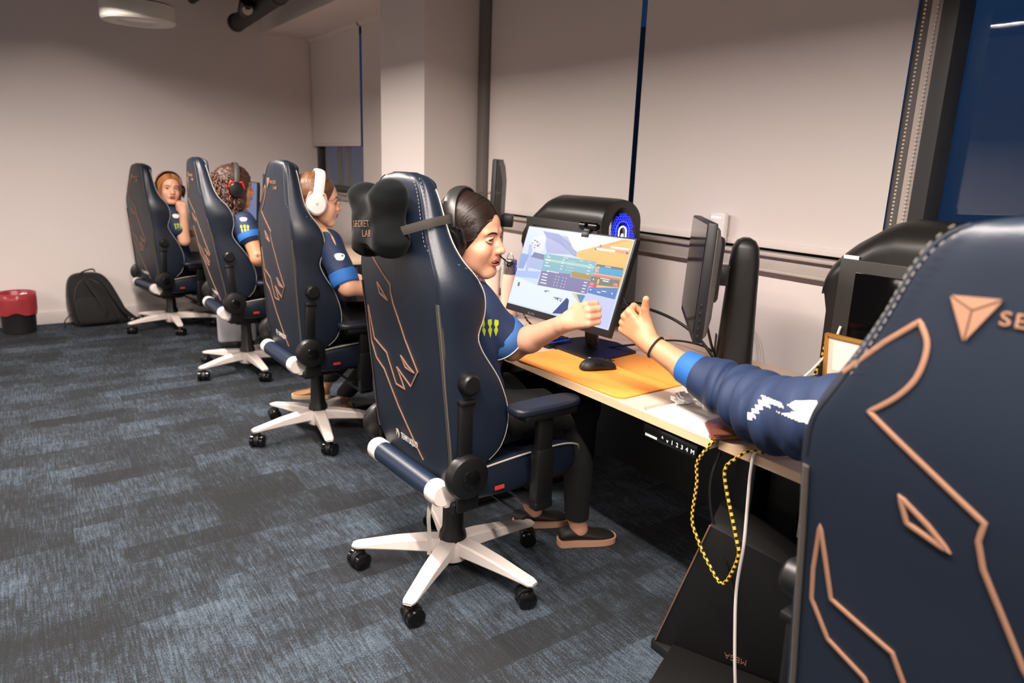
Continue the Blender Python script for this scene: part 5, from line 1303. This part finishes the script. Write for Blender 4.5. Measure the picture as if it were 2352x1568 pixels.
def headset(label, HMw, cup_m, band_m, pad_m, cup_r=.046, band_w=.019, tilt=-22, gap=.0, mic=None, cup_shape='round', ring_m=None, logo=None, band_r=.108, cup_y=-.012):
    o0 = HMw.translation; t = thing('headset', label, 'headset', tuple(o0)); Q = T(-o0.x,-o0.y,-o0.z) @ HMw
    A = Q @ T(0, cup_y, -.012) @ Rx(-tilt*-1)
    def P(x, y, z): return A @ Vector((x, y, z))
    arc = []
    for k in range(25):
        a = PI*k/24; arc.append(P((band_r-.012)*math.cos(a)*1.0, 0, .020+(band_r+.020)*math.sin(a)**.85))
    nr = [tuple((A.to_3x3() @ Vector((math.cos(PI*k/24), 0, math.sin(PI*k/24))))) for k in range(25)]
    MB().tube(arc, band_w, 10, flat=.30, nrm=nr).build('headband', band_m, t)
    ar2 = [p-Vector(n)*.0075 for p, n in zip(arc, nr)][5:20]
    MB().tube(ar2, band_w*.82, 10, flat=.38, nrm=nr[5:20]).build('headband_pad', pad_m, t)
    for s in (-1, 1):
        B_ = Q @ T(s*.084, cup_y, -.014) @ Ry(90*s) @ Rz(0)
        S_ = Matrix.Diagonal((1.12, .90 if cup_shape == 'oval' else 1, 1, 1))
        MB().lathe([(cup_r*.55,-.006),(cup_r*.98,-.004),(cup_r*1.02,.006),(cup_r*.95,.013)], 36, B_ @ S_, cap=False).build('ear_pad', pad_m, t)
        MB().lathe([(cup_r*.95,.010),(cup_r*.99,.014),(cup_r*.97,.024),(cup_r*.80,.034),(cup_r*.3,.037),(0,.037)], 36, B_ @ S_, cap=False).build('ear_cup', cup_m, t)
        if ring_m is not None: MB().lathe([(cup_r*1.0,.012),(cup_r*1.04,.015),(cup_r*1.0,.019)], 36, B_ @ S_, cap=False).build('cup_ring', ring_m, t)
        y0 = P(s*(band_r-.012), 0, .020)
        for q in (-1, 1):
            MB().tube(crom([y0, B_ @ Vector((-.05*1.0, q*.030, .020)), B_ @ Vector((-.010, q*(cup_r*.98), .020))], 5), .0045, 8).build('yoke', ring_m or band_m, t)
        if logo: 
            for q in range(3): MB().box((.004*q-.004, 0, .0376), (.0016, .014-.003*q, .0008), M=B_ @ Rz(30)).build('cup_emblem', logo, t)
    if mic:
        MB().tube(crom([Q @ Vector(p) for p in mic], 8), .0022, 6).build('mic_boom', BLK, t)
        e = Q @ Vector(mic[-1]); MB().lathe([(.0,-.011),(.006,-.009),(.0085,0),(.006,.009),(0,.011)], 16, T(*e) @ Ry(70), cap=False).build('mic_foam', BLK, t)
    return t
headset('black headset with thin microphone on the smiling player', H4, mat('cup_black','#0c0c0d',.35), mat('band_grey','#2b2a29',.38), mat('pad_black','#101010',.7), .046, .0215, 14, mic=[(-.088,.01,-.03),(-.085,.06,-.06),(-.06,.105,-.072),(-.028,.128,-.070)], cup_shape='oval', band_r=.112, ring_m=mat('cup_edge','#1d1c1c',.3))

# ======================================================== player five: long blue sleeve and fist, body behind the nearest chair
fi5, wr5, fa5, el5, sl5, sh5 = (1.352,1.392,.990), (1.374,1.325,.944), (1.412,1.205,.888), (1.405,1.06,.868), (1.275,.80,.910), (1.205,.585,.99)
hand5 = hand(wr5, Vector(fi5)-Vector(wr5), (-.12,-.10,1), (1,.2,.0), True, 'up', 1.0)
fore5 = [('c','+',.015,wr5,fa5,.0265,.036), ('c','+',.02,fa5,el5,.036,.042)]
arm5 = fore5+[('c','+',.03,el5,sh5,.042,.055)]
torso5 = [('e','+',.06,(1.16,.30,.60),(.14,.17,.12)), ('e','+',.08,(1.15,.31,.78),(.11,.15,.16)), ('e','+',.08,(1.15,.36,.93),(.11,.17,.13)), ('c','+',.06,(1.15,.24,1.0),(1.18,.56,1.0),.055,.055)]
armR5 = [('c','+',.02,(1.15,.21,1.0),(1.22,.14,.78),.05,.042),('c','+',.02,(1.22,.14,.78),(1.46,.18,.775),.04,.028)]+hand((1.46,.18,.775),(1,.05,-.05),(0,1,.2),(0,0,-1),False,'tuck',1.)
legs5 = [('c','+',.05,(1.16,.20,.585),(1.58,.18,.58),.085,.062),('c','+',.05,(1.16,.40,.585),(1.58,.44,.58),.085,.062),('c','+',.03,(1.58,.18,.57),(1.60,.18,.08),.055,.036),('c','+',.03,(1.58,.44,.57),(1.60,.44,.08),.055,.036)]
H5 = head_M((1.17, .42, 1.165), 40, 0, 0)
jer5 = inflate(torso5, .016)+[('c','+',.04,(1.15,.21,1.01),(1.22,.14,.79),.066,.058),('c','+',.04,(1.22,.14,.79),(1.42,.175,.78),.058,.048),('c','+',.04,(1.20,.56,1.0),(1.225,.67,.965),.070,.072)]
p5, L5, HM5, bv5, on5, j5 = person('person hidden behind the nearest chair, long blue sleeve and thumb-up fist stretched out', (1.16,.34), H5, torso5, arm5+armR5, legs5, SK5,
    ((.98,.04,.03),(1.70,1.24,1.12)), jer5, h_head=.0030, h_body=.0055, hand_pr=[fore5+hand5], hand_box=[((1.28,1.13,.80),(1.47,1.50,1.12))], h_hand=.0016, jbox=((.97,.03,.46),(1.50,.80,1.12)), neck_to=(1.16,.38,1.03))
np_mesh('trousers', *nets(X44(inflate(legs5, .012)+[('e','+',.06,(1.16,.30,.585),(.15,.18,.10))], L5), (-.18,-.26,.06), (.52,.24,.70), .008), TROU, p5)
for q in ((1.615,.18,0),(1.615,.44,0)): shoe(p5, L5 @ Vector(q), 0, mat('shoe_black','#17120f'), mat('sole_dark','#2a2624',.6))
LS = lambda P_: [L5 @ Vector(p) for p in P_]
cf0 = Vector(fa5).lerp(Vector(wr5), .06)
slv = sleeve_tube('sleeve', LS([(1.413,1.165,.884), (1.418,1.10,.873), (1.405,1.02,.868), (1.35,.92,.882), (1.285,.81,.908), (1.235,.69,.955), (1.20,.58,.99)]), [.054,.066,.075,.080,.082,.080,.074], JER, p5, folds=.0085, freq=64, n=180, k=66, seed=5)
sleeve_tube('cuff', LS([(1.4125,1.218,.894), (1.414,1.185,.8885), (1.4165,1.140,.879)]), [.0435,.0475,.0535], JERB, p5, folds=.0006, freq=30, n=40, k=10, seed=2)
sb = bvh_of(slv)
LEAF = [(-.055,-.022),(-.030,-.030),(-.005,-.022),(.020,-.020),(.040,-.008),(.058,.016),(.036,.026),(.012,.030),(-.012,.026),(-.030,.012),(-.040,.002),(-.032,-.008),(-.040,-.014)]
mid = L5 @ Vector((1.265,.875,.945))
SO = L5 @ Vector((1.272,.83,.945))
dots = [[(x-.006,y-.006),(x+.006,y-.004),(x+.007,y+.006),(x-.004,y+.007)] for x, y in ((-.053,-.004),(-.063,-.015),(-.071,-.027),(-.079,-.039),(-.087,-.052),(-.093,-.060))]
paint_faces(slv, [LEAF]+dots, SO, (.82,-.57,.12), (.15,.10,.95), (.80,.53,-.29), WPR, .80, -.005)
v, f = nets(hair_shell(), (-.11,-.15,-.12), (.11,.12,.14), .004); np_mesh('hair', apply_M(v, HM5), f, HAIRD, p5)
# hair tie on the wrist
wd = (Vector(fa5)-Vector(wr5)).normalized(); c_ = Vector(wr5)+wd*.030; q1 = wd.cross(Vector((0,0,1))).normalized(); q2 = wd.cross(q1)
tag(MB().tube([c_+q1*.0310*math.cos(2*PI*k/40)+q2*.0310*math.sin(2*PI*k/40) for k in range(40)], .0032, 8, closed=True).build('hair_tie', mat('tie_black','#120f0e',.8)), 'black hair tie around the outstretched wrist of the long-sleeved arm', 'hair tie')

# ======================================================== player three: white headphones
H3 = head_M((1.165, 3.31, 1.205), -12, -6, 0)
sh3, el3, wr3 = (1.185,3.20,1.005), (1.225,3.10,.822), (1.46,3.14,.775)
torso3 = [('e','+',.06,(1.20,3.41,.60),(.13,.16,.12)), ('e','+',.08,(1.185,3.40,.78),(.105,.145,.16)), ('e','+',.08,(1.175,3.38,.93),(.10,.155,.13)), ('c','+',.06,(1.18,3.24,1.0),(1.18,3.52,1.0),.052,.052)]
arm3 = [('c','+',.02,sh3,el3,.048,.042), ('c','+',.02,el3,wr3,.043,.027)]+hand(wr3,(1,.1,-.05),(0,1,.2),(0,0,-1),False,'tuck',.92)
armL3 = [('c','+',.02,(1.18,3.55,1.0),(1.22,3.62,.80),.048,.04),('c','+',.02,(1.22,3.62,.80),(1.46,3.56,.775),.038,.027)]+hand((1.46,3.56,.775),(1,-.05,-.05),(0,-1,.2),(0,0,-1),False,'tuck',.92)
legs3 = [('c','+',.05,(1.22,3.32,.585),(1.62,3.30,.58),.08,.058),('c','+',.05,(1.22,3.50,.585),(1.60,3.52,.58),.08,.058),('c','+',.03,(1.62,3.30,.57),(1.40,3.62,.12),.052,.034),('c','+',.03,(1.60,3.52,.57),(1.42,3.92,.13),.052,.034),('c','+',.02,(1.40,3.62,.12),(1.39,3.64,.06),.033,.03),('c','+',.02,(1.42,3.92,.13),(1.40,3.94,.06),.033,.03)]
jer3 = inflate(torso3, .015)+[('c','+',.035,(1.18,3.215,1.012),tuple(Vector(sh3).lerp(Vector(el3),.78)),.062,.064), ('c','+',.035,(1.18,3.54,1.0),(1.20,3.60,.88),.06,.062), ('c','-',.004,tuple(H3 @ Vector((0,-.02,-.06))),(1.17,3.36,.995),.045,.056)]
p3, L3, HM3, bv3, on3, j3 = person('person in glasses and white headphones seen from the side, elbow on the desk', (1.19,3.40), H3, torso3, arm3+armL3, legs3, SK3,
    ((1.02,2.98,.03),(1.76,4.0,1.16)), jer3, h_head=.0026, h_body=.0055, jbox=((1.02,3.08,.46),(1.34,3.70,1.09)), neck_to=(1.165,3.36,1.03), jextra=lambda P: .003*np.sin(P[:,2]*85+7*np.sin(P[:,0]*16))*np.clip((.98-P[:,2])*5,0,1))
np_mesh('trousers', *nets(X44(inflate(legs3[:4], .012)+[('e','+',.06,(1.20,3.41,.585),(.14,.17,.10))], L3), (-.18,-.28,.11), (.52,.62,.70), .008), TROU, p3)
shoe(p3, L3 @ Vector((1.385,3.66,0)), 120, mat('clog_tan','#a5764a',.6), mat('clog_sole','#d8bf95',.6), .9); shoe(p3, L3 @ Vector((1.36,3.97,.0)), 150, mat('clog_tan','#a5764a'), mat('clog_sole','#d8bf95'), .9)
a_ = Vector(sh3).lerp(Vector(el3), .80); ax_ = (Vector(el3)-Vector(sh3)).normalized()
sleeve_tube('sleeve_band', [L3 @ (a_-ax_*.030), L3 @ a_, L3 @ (a_+ax_*.030)], [.0655,.0660,.062], JERB, p3, folds=.0012, freq=80, n=32, k=6)
jb3 = bvh_of(j3); emblem_patch('white_print', WPR, jb3, [BLOB], L3 @ Vector((1.205,3.15,.955)), (.95,-.3,0), (0,0,1), (.25,.95,-.15), p3, 1.3)
HAIRB = mat('hair_brown', '#5a3b26', .42, bump=.3, bscale=300); HAIRB2 = mat('hair_brown_strand', '#7a5233', .35, spec=.7); HAIRL = mat('hair_blonde_lock', '#b98f5c', .4)
v, f = nets(hair_shell(extra=[('e','+',.02,(0,-.115,-.01),(.036,.034,.045))]), (-.11,-.17,-.12), (.11,.12,.14), .0034); hb3 = BVHTree.FromPolygons([tuple(p) for p in v], [tuple(map(int,q)) for q in f])
np_mesh('hair', apply_M(v, HM3), f, HAIRB, p3)
for sgn in (1, -1):
    strands('hair_strands', hb3, (0,-.01,.01), lambda u: (sgn*.04, 1.02-1.4*u, .95), lambda u: (sgn*1.3, .5-1.2*u, .3-.4*u), lambda u: (sgn*.1, -1, -.15), 130, .0022, HAIRB2, p3, seed=13+sgn, M=HM3, seg=12)
for k in range(10):
    MB().tube(crom([L3 @ Vector((1.135+.003*k,3.235-.002*k,1.09)), L3 @ Vector((1.155+.003*k,3.180-.002*k,1.045)), L3 @ Vector((1.172+.002*k,3.160-.002*k,1.00)), L3 @ Vector((1.178+.001*k,3.158,.965+.004*(k%3)))], 5), .0032, 6).build('hair_lock', HAIRL, p3)
WPL = mat('white_plastic', '#ebe6e0', .35)
headset('white headphones with round cups on the player in glasses', H3, WPL, WPL, mat('pad_cream','#cdb9a8',.7), .047, .024, -6, ring_m=mat('ring_rose','#c9a48e',.4), logo=mat('cup_logo','#8a8580',.5), band_r=.110)
t = thing('glasses', 'round thin-framed glasses on the player with white headphones', 'glasses', tuple(H3.translation)); Q = T(*(-H3.translation)) @ H3
for q in (-1, 1):
    MB().tube([Q @ Vector((q*.033+.023*math.cos(2*PI*k/28), .101-.10*abs(.023*math.cos(2*PI*k/28)+q*.033)*.12, .002+.021*math.sin(2*PI*k/28))) for k in range(28)], .0011, 6, closed=True).build('lens_rim', MET, t)
    MB().tube([Q @ Vector((q*.056,.094,.006)), Q @ Vector((q*.074,.06,.008)), Q @ Vector((q*.079,.0,.010))], .0011, 5).build('temple_arm', MET, t)
MB().tube([Q @ Vector((-.010,.100,.006)), Q @ Vector((0,.103,.009)), Q @ Vector((.010,.100,.006))], .0011, 5).build('bridge', MET, t)

# ======================================================== player two: curly hair, red and black headphones
H2 = head_M((1.115, 4.62, 1.205), -2, -4, 0)
sh2, el2, wr2 = (1.13,4.50,.985), (1.175,4.40,.79), (1.42,4.42,.775)
torso2 = [('e','+',.06,(1.19,4.73,.60),(.14,.165,.12)), ('e','+',.08,(1.165,4.72,.78),(.11,.15,.16)), ('e','+',.08,(1.14,4.69,.92),(.105,.16,.13)), ('c','+',.06,(1.13,4.55,.985),(1.13,4.85,.985),.054,.054)]
arm2 = [('c','+',.02,sh2,el2,.050,.043), ('c','+',.02,el2,wr2,.044,.027)]+hand(wr2,(1,.1,-.05),(0,1,.2),(0,0,-1),False,'tuck',.95)
armL2 = [('c','+',.02,(1.13,4.88,.985),(1.20,4.95,.79),.05,.042),('c','+',.02,(1.20,4.95,.79),(1.44,4.88,.775),.04,.027)]+hand((1.44,4.88,.775),(1,-.05,-.05),(0,-1,.2),(0,0,-1),False,'tuck',.95)
legs2 = [('c','+',.05,(1.19,4.64,.585),(1.60,4.62,.58),.085,.06),('c','+',.05,(1.19,4.82,.585),(1.60,4.84,.58),.085,.06),('c','+',.03,(1.60,4.62,.57),(1.62,4.66,.08),.055,.036),('c','+',.03,(1.60,4.84,.57),(1.62,4.88,.08),.055,.036)]
jer2 = inflate(torso2, .015)+[('c','+',.035,(1.13,4.52,.995),tuple(Vector(sh2).lerp(Vector(el2),.34)),.064,.066), ('c','+',.035,(1.13,4.87,.99),(1.17,4.92,.89),.064,.066)]
p2, L2, HM2, bv2, on2, j2 = person('person with long brown curls under red and black headphones, tattooed arm', (1.16,4.71), H2, torso2, arm2+armL2, legs2, SK5,
    ((.98,4.28,.05),(1.72,5.02,1.14)), jer2, h_head=.0034, h_body=.0065, jbox=((.98,4.38,.46),(1.32,5.06,1.09)), neck_to=(1.14,4.67,1.02))
np_mesh('trousers', *nets(X44(inflate(legs2, .012)+[('e','+',.06,(1.19,4.73,.585),(.15,.18,.10))], L2), (-.18,-.26,.06), (.56,.30,.70), .009), TROU, p2)
for q in ((1.64,4.66,0),(1.64,4.88,0)): shoe(p2, L2 @ Vector(q), 0, mat('shoe_black','#17120f'), mat('sole_dark','#2a2624'))
a_ = Vector(sh2).lerp(Vector(el2), .36); ax_ = (Vector(el2)-Vector(sh2)).normalized()
sleeve_tube('sleeve_band', [L2 @ (a_-ax_*.022), L2 @ a_, L2 @ (a_+ax_*.018)], [.0675,.0685,.0660], JERB, p2, n=32, k=6)
jb2 = bvh_of(j2); emblem_patch('claw_print', GRN, jb2, CLAW, L2 @ Vector((1.12,4.46,.965)), (.97,-.24,0), (0,0,1), (.2,.97,-.1), p2, 1.2); emblem_patch('white_print', WPR, jb2, [BLOB], L2 @ Vector((1.12,4.48,1.015)), (.97,-.24,0), (0,0,1), (.2,.9,-.4), p2, 1.1)
b2 = bvh_of([c for c in p2.children if c.name.startswith('body')][0]); TAT = mat('tattoo_ink', '#5c4640', .6)
for k, (u, s_) in enumerate(((.30,.011),(.50,.014),(.66,.009))):
    c_ = Vector(el2).lerp(Vector(wr2), u) if k else Vector(sh2).lerp(Vector(el2), .9)
    emblem_patch('tattoo', TAT, b2, [[(s_*1.6*math.cos(a)*(1+.3*math.sin(3*a)), s_*.8*math.sin(a)*(1+.3*math.cos(4*a))) for a in [2*PI*j/16 for j in range(16)]]], L2 @ c_, (.97,-.24,0), (0,0,1), (.2,.97,-.1), p2, 1.0, .0008)
CURL = mat('hair_curly', '#3a2219', .5, bump=.4, bscale=200); CURL2 = mat('hair_curl_strand', '#57382a', .42, spec=.7)
v, f = nets(hair_shell(top=.018, face=(0,.15,-.05), fr=(.20,.10,.13), extra=[('e','+',.03,(0,-.06,-.06),(.095,.062,.10)),('e','+',.03,(.07,.02,-.06),(.030,.035,.085)),('e','+',.03,(-.07,.02,-.06),(.030,.035,.085))])[:-1], (-.14,-.17,-.20), (.14,.13,.16), .005, lambda P: .004*np.sin(P[:,0]*150+4*np.sin(P[:,2]*60))*np.sin(P[:,2]*120))
np_mesh('hair', apply_M(v, HM2), f, CURL, p2)
rd = random.Random(9); cb = MB()
for i in range(150):
    a = rd.uniform(-PI*.98, -PI*.02) if i % 4 else rd.choice((rd.uniform(-.3,.35), PI-rd.uniform(-.3,.35))); 
    rr0 = rd.uniform(.084,.108); z0 = rd.uniform(-.03,.115); Lh = rd.uniform(.10,.22)*(1 if z0 < .06 else .7)
    zt = z0; k0 = math.sqrt(max(.05, 1-((max(z0,.03)-.03)/.105)**2)); x0 = rr0*.92*k0*math.cos(a); y0 = -.03+rr0*1.08*k0*math.sin(a) if math.sin(a) < 0 else -.02+rr0*.8*math.sin(a)
    pts = []; ph = rd.uniform(0,6.28); cr = rd.uniform(.004,.008); fq = rd.uniform(2.6,4.2)
    for q in range(26):
        s = q/25; g = 1+.22*s; pts.append(HM2 @ Vector((x0*g+cr*math.cos(ph+fq*6.28*s), y0*g+cr*math.sin(ph+fq*6.28*s), z0-Lh*s)))
    cb.tube(pts, .0032, 4)
o = cb.build('hair_strands', CURL2, p2, auto=None); o['kind'] = 'stuff'
headset('red and black headphones on the player with long curls', H2, mat('cup_black','#0c0c0d'), mat('band_olive','#3b3a34',.5), mat('pad_black','#101010'), .046, .015, -4, ring_m=mat('ring_red','#d8231a',.4), band_r=.118)

# ======================================================== player one: turned to the camera in the far corner
H1 = head_M((.982, 6.10, 1.130), -84, -2, -4)
sh1, el1, wr1, = (.99,6.06,.93), (1.050,6.01,.735), (1.055,5.990,.945)
torso1 = [('e','+',.06,(.99,6.24,.56),(.13,.16,.12)), ('e','+',.08,(.985,6.22,.72),(.105,.145,.15)), ('e','+',.08,(.985,6.17,.85),(.10,.15,.12)), ('c','+',.06,(.985,6.08,.93),(1.0,6.28,.93),.052,.052)]
arm1 = [('c','+',.02,sh1,el1,.046,.040), ('c','+',.02,el1,wr1,.041,.027)]
hand1 = hand(wr1,(-.15,0,1),(-1,.1,0),(-.3,1,0),True,'tuck',.9)
armL1 = [('c','+',.02,(1.0,6.31,.93),(1.06,6.37,.75),.046,.04),('c','+',.02,(1.06,6.37,.75),(1.30,6.34,.765),.038,.026)]+hand((1.30,6.34,.765),(1,-.05,-.05),(0,-1,.2),(0,0,-1),False,'tuck',.9)
legs1 = [('c','+',.05,(1.0,6.16,.52),(1.38,6.22,.52),.08,.058),('c','+',.05,(1.0,6.33,.52),(1.38,6.42,.52),.08,.058),('c','+',.03,(1.38,6.22,.51),(1.38,6.22,.08),.052,.034),('c','+',.03,(1.38,6.42,.51),(1.38,6.42,.08),.052,.034)]
jer1 = inflate(torso1, .015)+[('c','+',.035,(.985,6.09,.94),tuple(Vector(sh1).lerp(Vector(el1),.55)),.060,.063), ('c','+',.035,(1.0,6.30,.935),(1.04,6.35,.84),.06,.062),('c','-',.004,tuple(H1 @ Vector((0,-.02,-.06))),(.985,6.17,.92),.045,.054)]
p1, L1, HM1, bv1, on1, j1 = person('smiling blonde person in the far corner, hand at the chin, facing the camera', (.98,6.2), H1, torso1, arm1+hand1+armL1, legs1, SK1,
    ((.86,5.90,.05),(1.46,6.50,1.10)), jer1, h_head=.0030, h_body=.0060, jbox=((.84,5.95,.42),(1.16,6.48,1.03)), neck_to=(.985,6.16,.96))
np_mesh('trousers', *nets(X44(inflate(legs1, .012)+[('e','+',.06,(.99,6.24,.53),(.14,.17,.10))], L1), (-.18,-.20,.06), (.50,.34,.66), .009), TROU, p1)
for q in ((1.40,6.22,0),(1.40,6.42,0)): shoe(p1, L1 @ Vector(q), 0, mat('shoe_black','#17120f'), mat('sole_dark','#2a2624'))
jb1 = bvh_of(j1); emblem_patch('claw_print', GRN, jb1, CLAW, L1 @ Vector((1.01,6.0,.845)), (.99,-.15,0), (0,0,1), (.15,.98,-.1), p1, 1.2); emblem_patch('white_print', WPR, jb1, [BLOB], L1 @ Vector((1.0,6.0,.925)), (.99,-.15,0), (0,0,1), (.15,.95,-.2), p1, 1.3)
HB1 = mat('hair_strawberry', '#8f552c', .45, bump=.3, bscale=300); HB2 = mat('hair_strawberry_strand', '#b87a44', .4)
v, f = nets(hair_shell(extra=[('e','+',.02,(.066,.010,-.045),(.020,.030,.075)),('e','+',.02,(-.066,.010,-.045),(.020,.030,.075)),('e','+',.03,(0,-.06,-.06),(.075,.05,.09))])[:-1], (-.11,-.16,-.19), (.11,.12,.14), .0045)
hb1 = BVHTree.FromPolygons([tuple(p) for p in v], [tuple(map(int,q)) for q in f]); np_mesh('hair', apply_M(v, HM1), f, HB1, p1)
for sgn in (1, -1): strands('hair_strands', hb1, (0,-.01,.01), lambda u: (sgn*.04, .95-1.2*u, .95), lambda u: (sgn*1.4, .75-1.0*u, .2), lambda u: (sgn*.9, .25-.9*u, -1.1), 80, .0026, HB2, p1, seed=23+sgn, M=HM1, seg=10)
headset('dark headset on the blonde player in the far corner', H1, mat('cup_black','#0c0c0d'), mat('cup_black','#0c0c0d'), mat('pad_black','#101010'), .040, .010, -20, band_r=.108)

# ======================================================== neck pillow strapped behind the chair of player four
def c4w(p): return chair_world(3, p)
PM = T(*c4w((-.283, -.030, 1.232))) @ Rz(2.0+3) @ Rx(-5)       # local -x looks back at the camera
pl_ = [('b','+',.03,(0,0,0),(.052,.092,.086),.040)]
for sy in (-1, 1): pl_ += [('e','+',.04,(0, sy*.070, .074),(.050,.038,.036)), ('e','+',.04,(0, sy*.064, -.070),(.048,.040,.034))]
pl_ += [('e','-',.04,(0,0,.160),(.12,.036,.074)),('e','-',.04,(0,0,-.172),(.09,.040,.068))]
pl_ = [p for p in pl_ if p]
t = thing('neck_pillow', 'black velvet neck pillow strapped to the back of a headrest', 'pillow', tuple(PM.translation)); Q = T(*(-PM.translation)) @ PM
v, f = nets(pl_, (-.08,-.18,-.14), (.08,.18,.14), .0035, lambda P: .0016*np.sin(P[:,1]*60+3*np.sin(P[:,2]*40)))
pil = np_mesh('pillow_cushion', apply_M(v, Q), f, mat('velvet_black', '#080b0c', .95, spec=.15, bump=.35, bscale=90, var=.4, vscale=16, sheen=.06), t, 2)
pb = bvh_of(pil); ex = Q.to_3x3() @ Vector((0,-1,0)); ey = Q.to_3x3() @ Vector((0,0,1)); dn = Q.to_3x3() @ Vector((1,0,0))
def pil_text(s, size, x, y, nm='lettering'):
    tv, tf = text_mesh(s, size, 0, space=1.1); v, f = stick(pb, [(p[0]+x, p[1]+y) for p in tv], (0,0,0), ex, ey, dn, tf, .0012); MB().add(v, f).build(nm, GOLD, t, smooth=False)
pil_text('SECRET', .027, -.058, -.018); pil_text('LAB', .027, -.004, -.045)
for tri in (((-.090,.020),(-.060,.022),(-.075,.012)),((-.059,.020),(-.073,-.040),(-.074,.010)),((-.075,-.040),(-.091,.018),(-.0765,.010))):
    v, f = stick(pb, list(tri), (0,0,0), ex, ey, dn, [(0,1,2)], .0012); MB().add(v, f).build('triangle_emblem', GOLD, t, smooth=False)
def cb_(x, y, z): return T(*(-PM.translation)) @ c4w((x, y, z))
bw = lambda z: (sl(z)[0], sl(z)[1])
sp = [cb_(-.268,-.115,1.205), cb_(-.245,-.160,1.220), cb_(-.215,-.192,1.234), cb_(-.175,-.196,1.242), cb_(-.135,-.185,1.246), cb_(-.112,-.10,1.246), cb_(-.110,.10,1.246), cb_(-.135,.182,1.242), cb_(-.180,.192,1.238), cb_(-.222,.165,1.234), cb_(-.255,.070,1.232)]
MB().tube(crom(sp, 6), .0135, 8, flat=.14, nrm=[tuple((Vector((p.x, p.y, 0))-Vector((cb_(-.17,0,0).x, cb_(-.17,0,0).y, 0))).normalized()) for p in crom(sp, 6)]).build('elastic_strap', mat('strap_grey', '#3a3431', .8, bump=.5, bscale=700), t)
# dangling care tag under the same chair's rear bar
o = MB().tube(crom([c4w((-.195,-.178,.392)), c4w((-.202,-.180,.34)), c4w((-.198,-.179,.28)), c4w((-.202,-.183,.215))], 6), .007, 6, flat=.08, nrm=(-.6,-.8,0)).build('care_tag', mat('tag_grey','#8d8982',.6)); tag(o, 'long grey tag dangling below the seat of the pillow chair', 'tag')
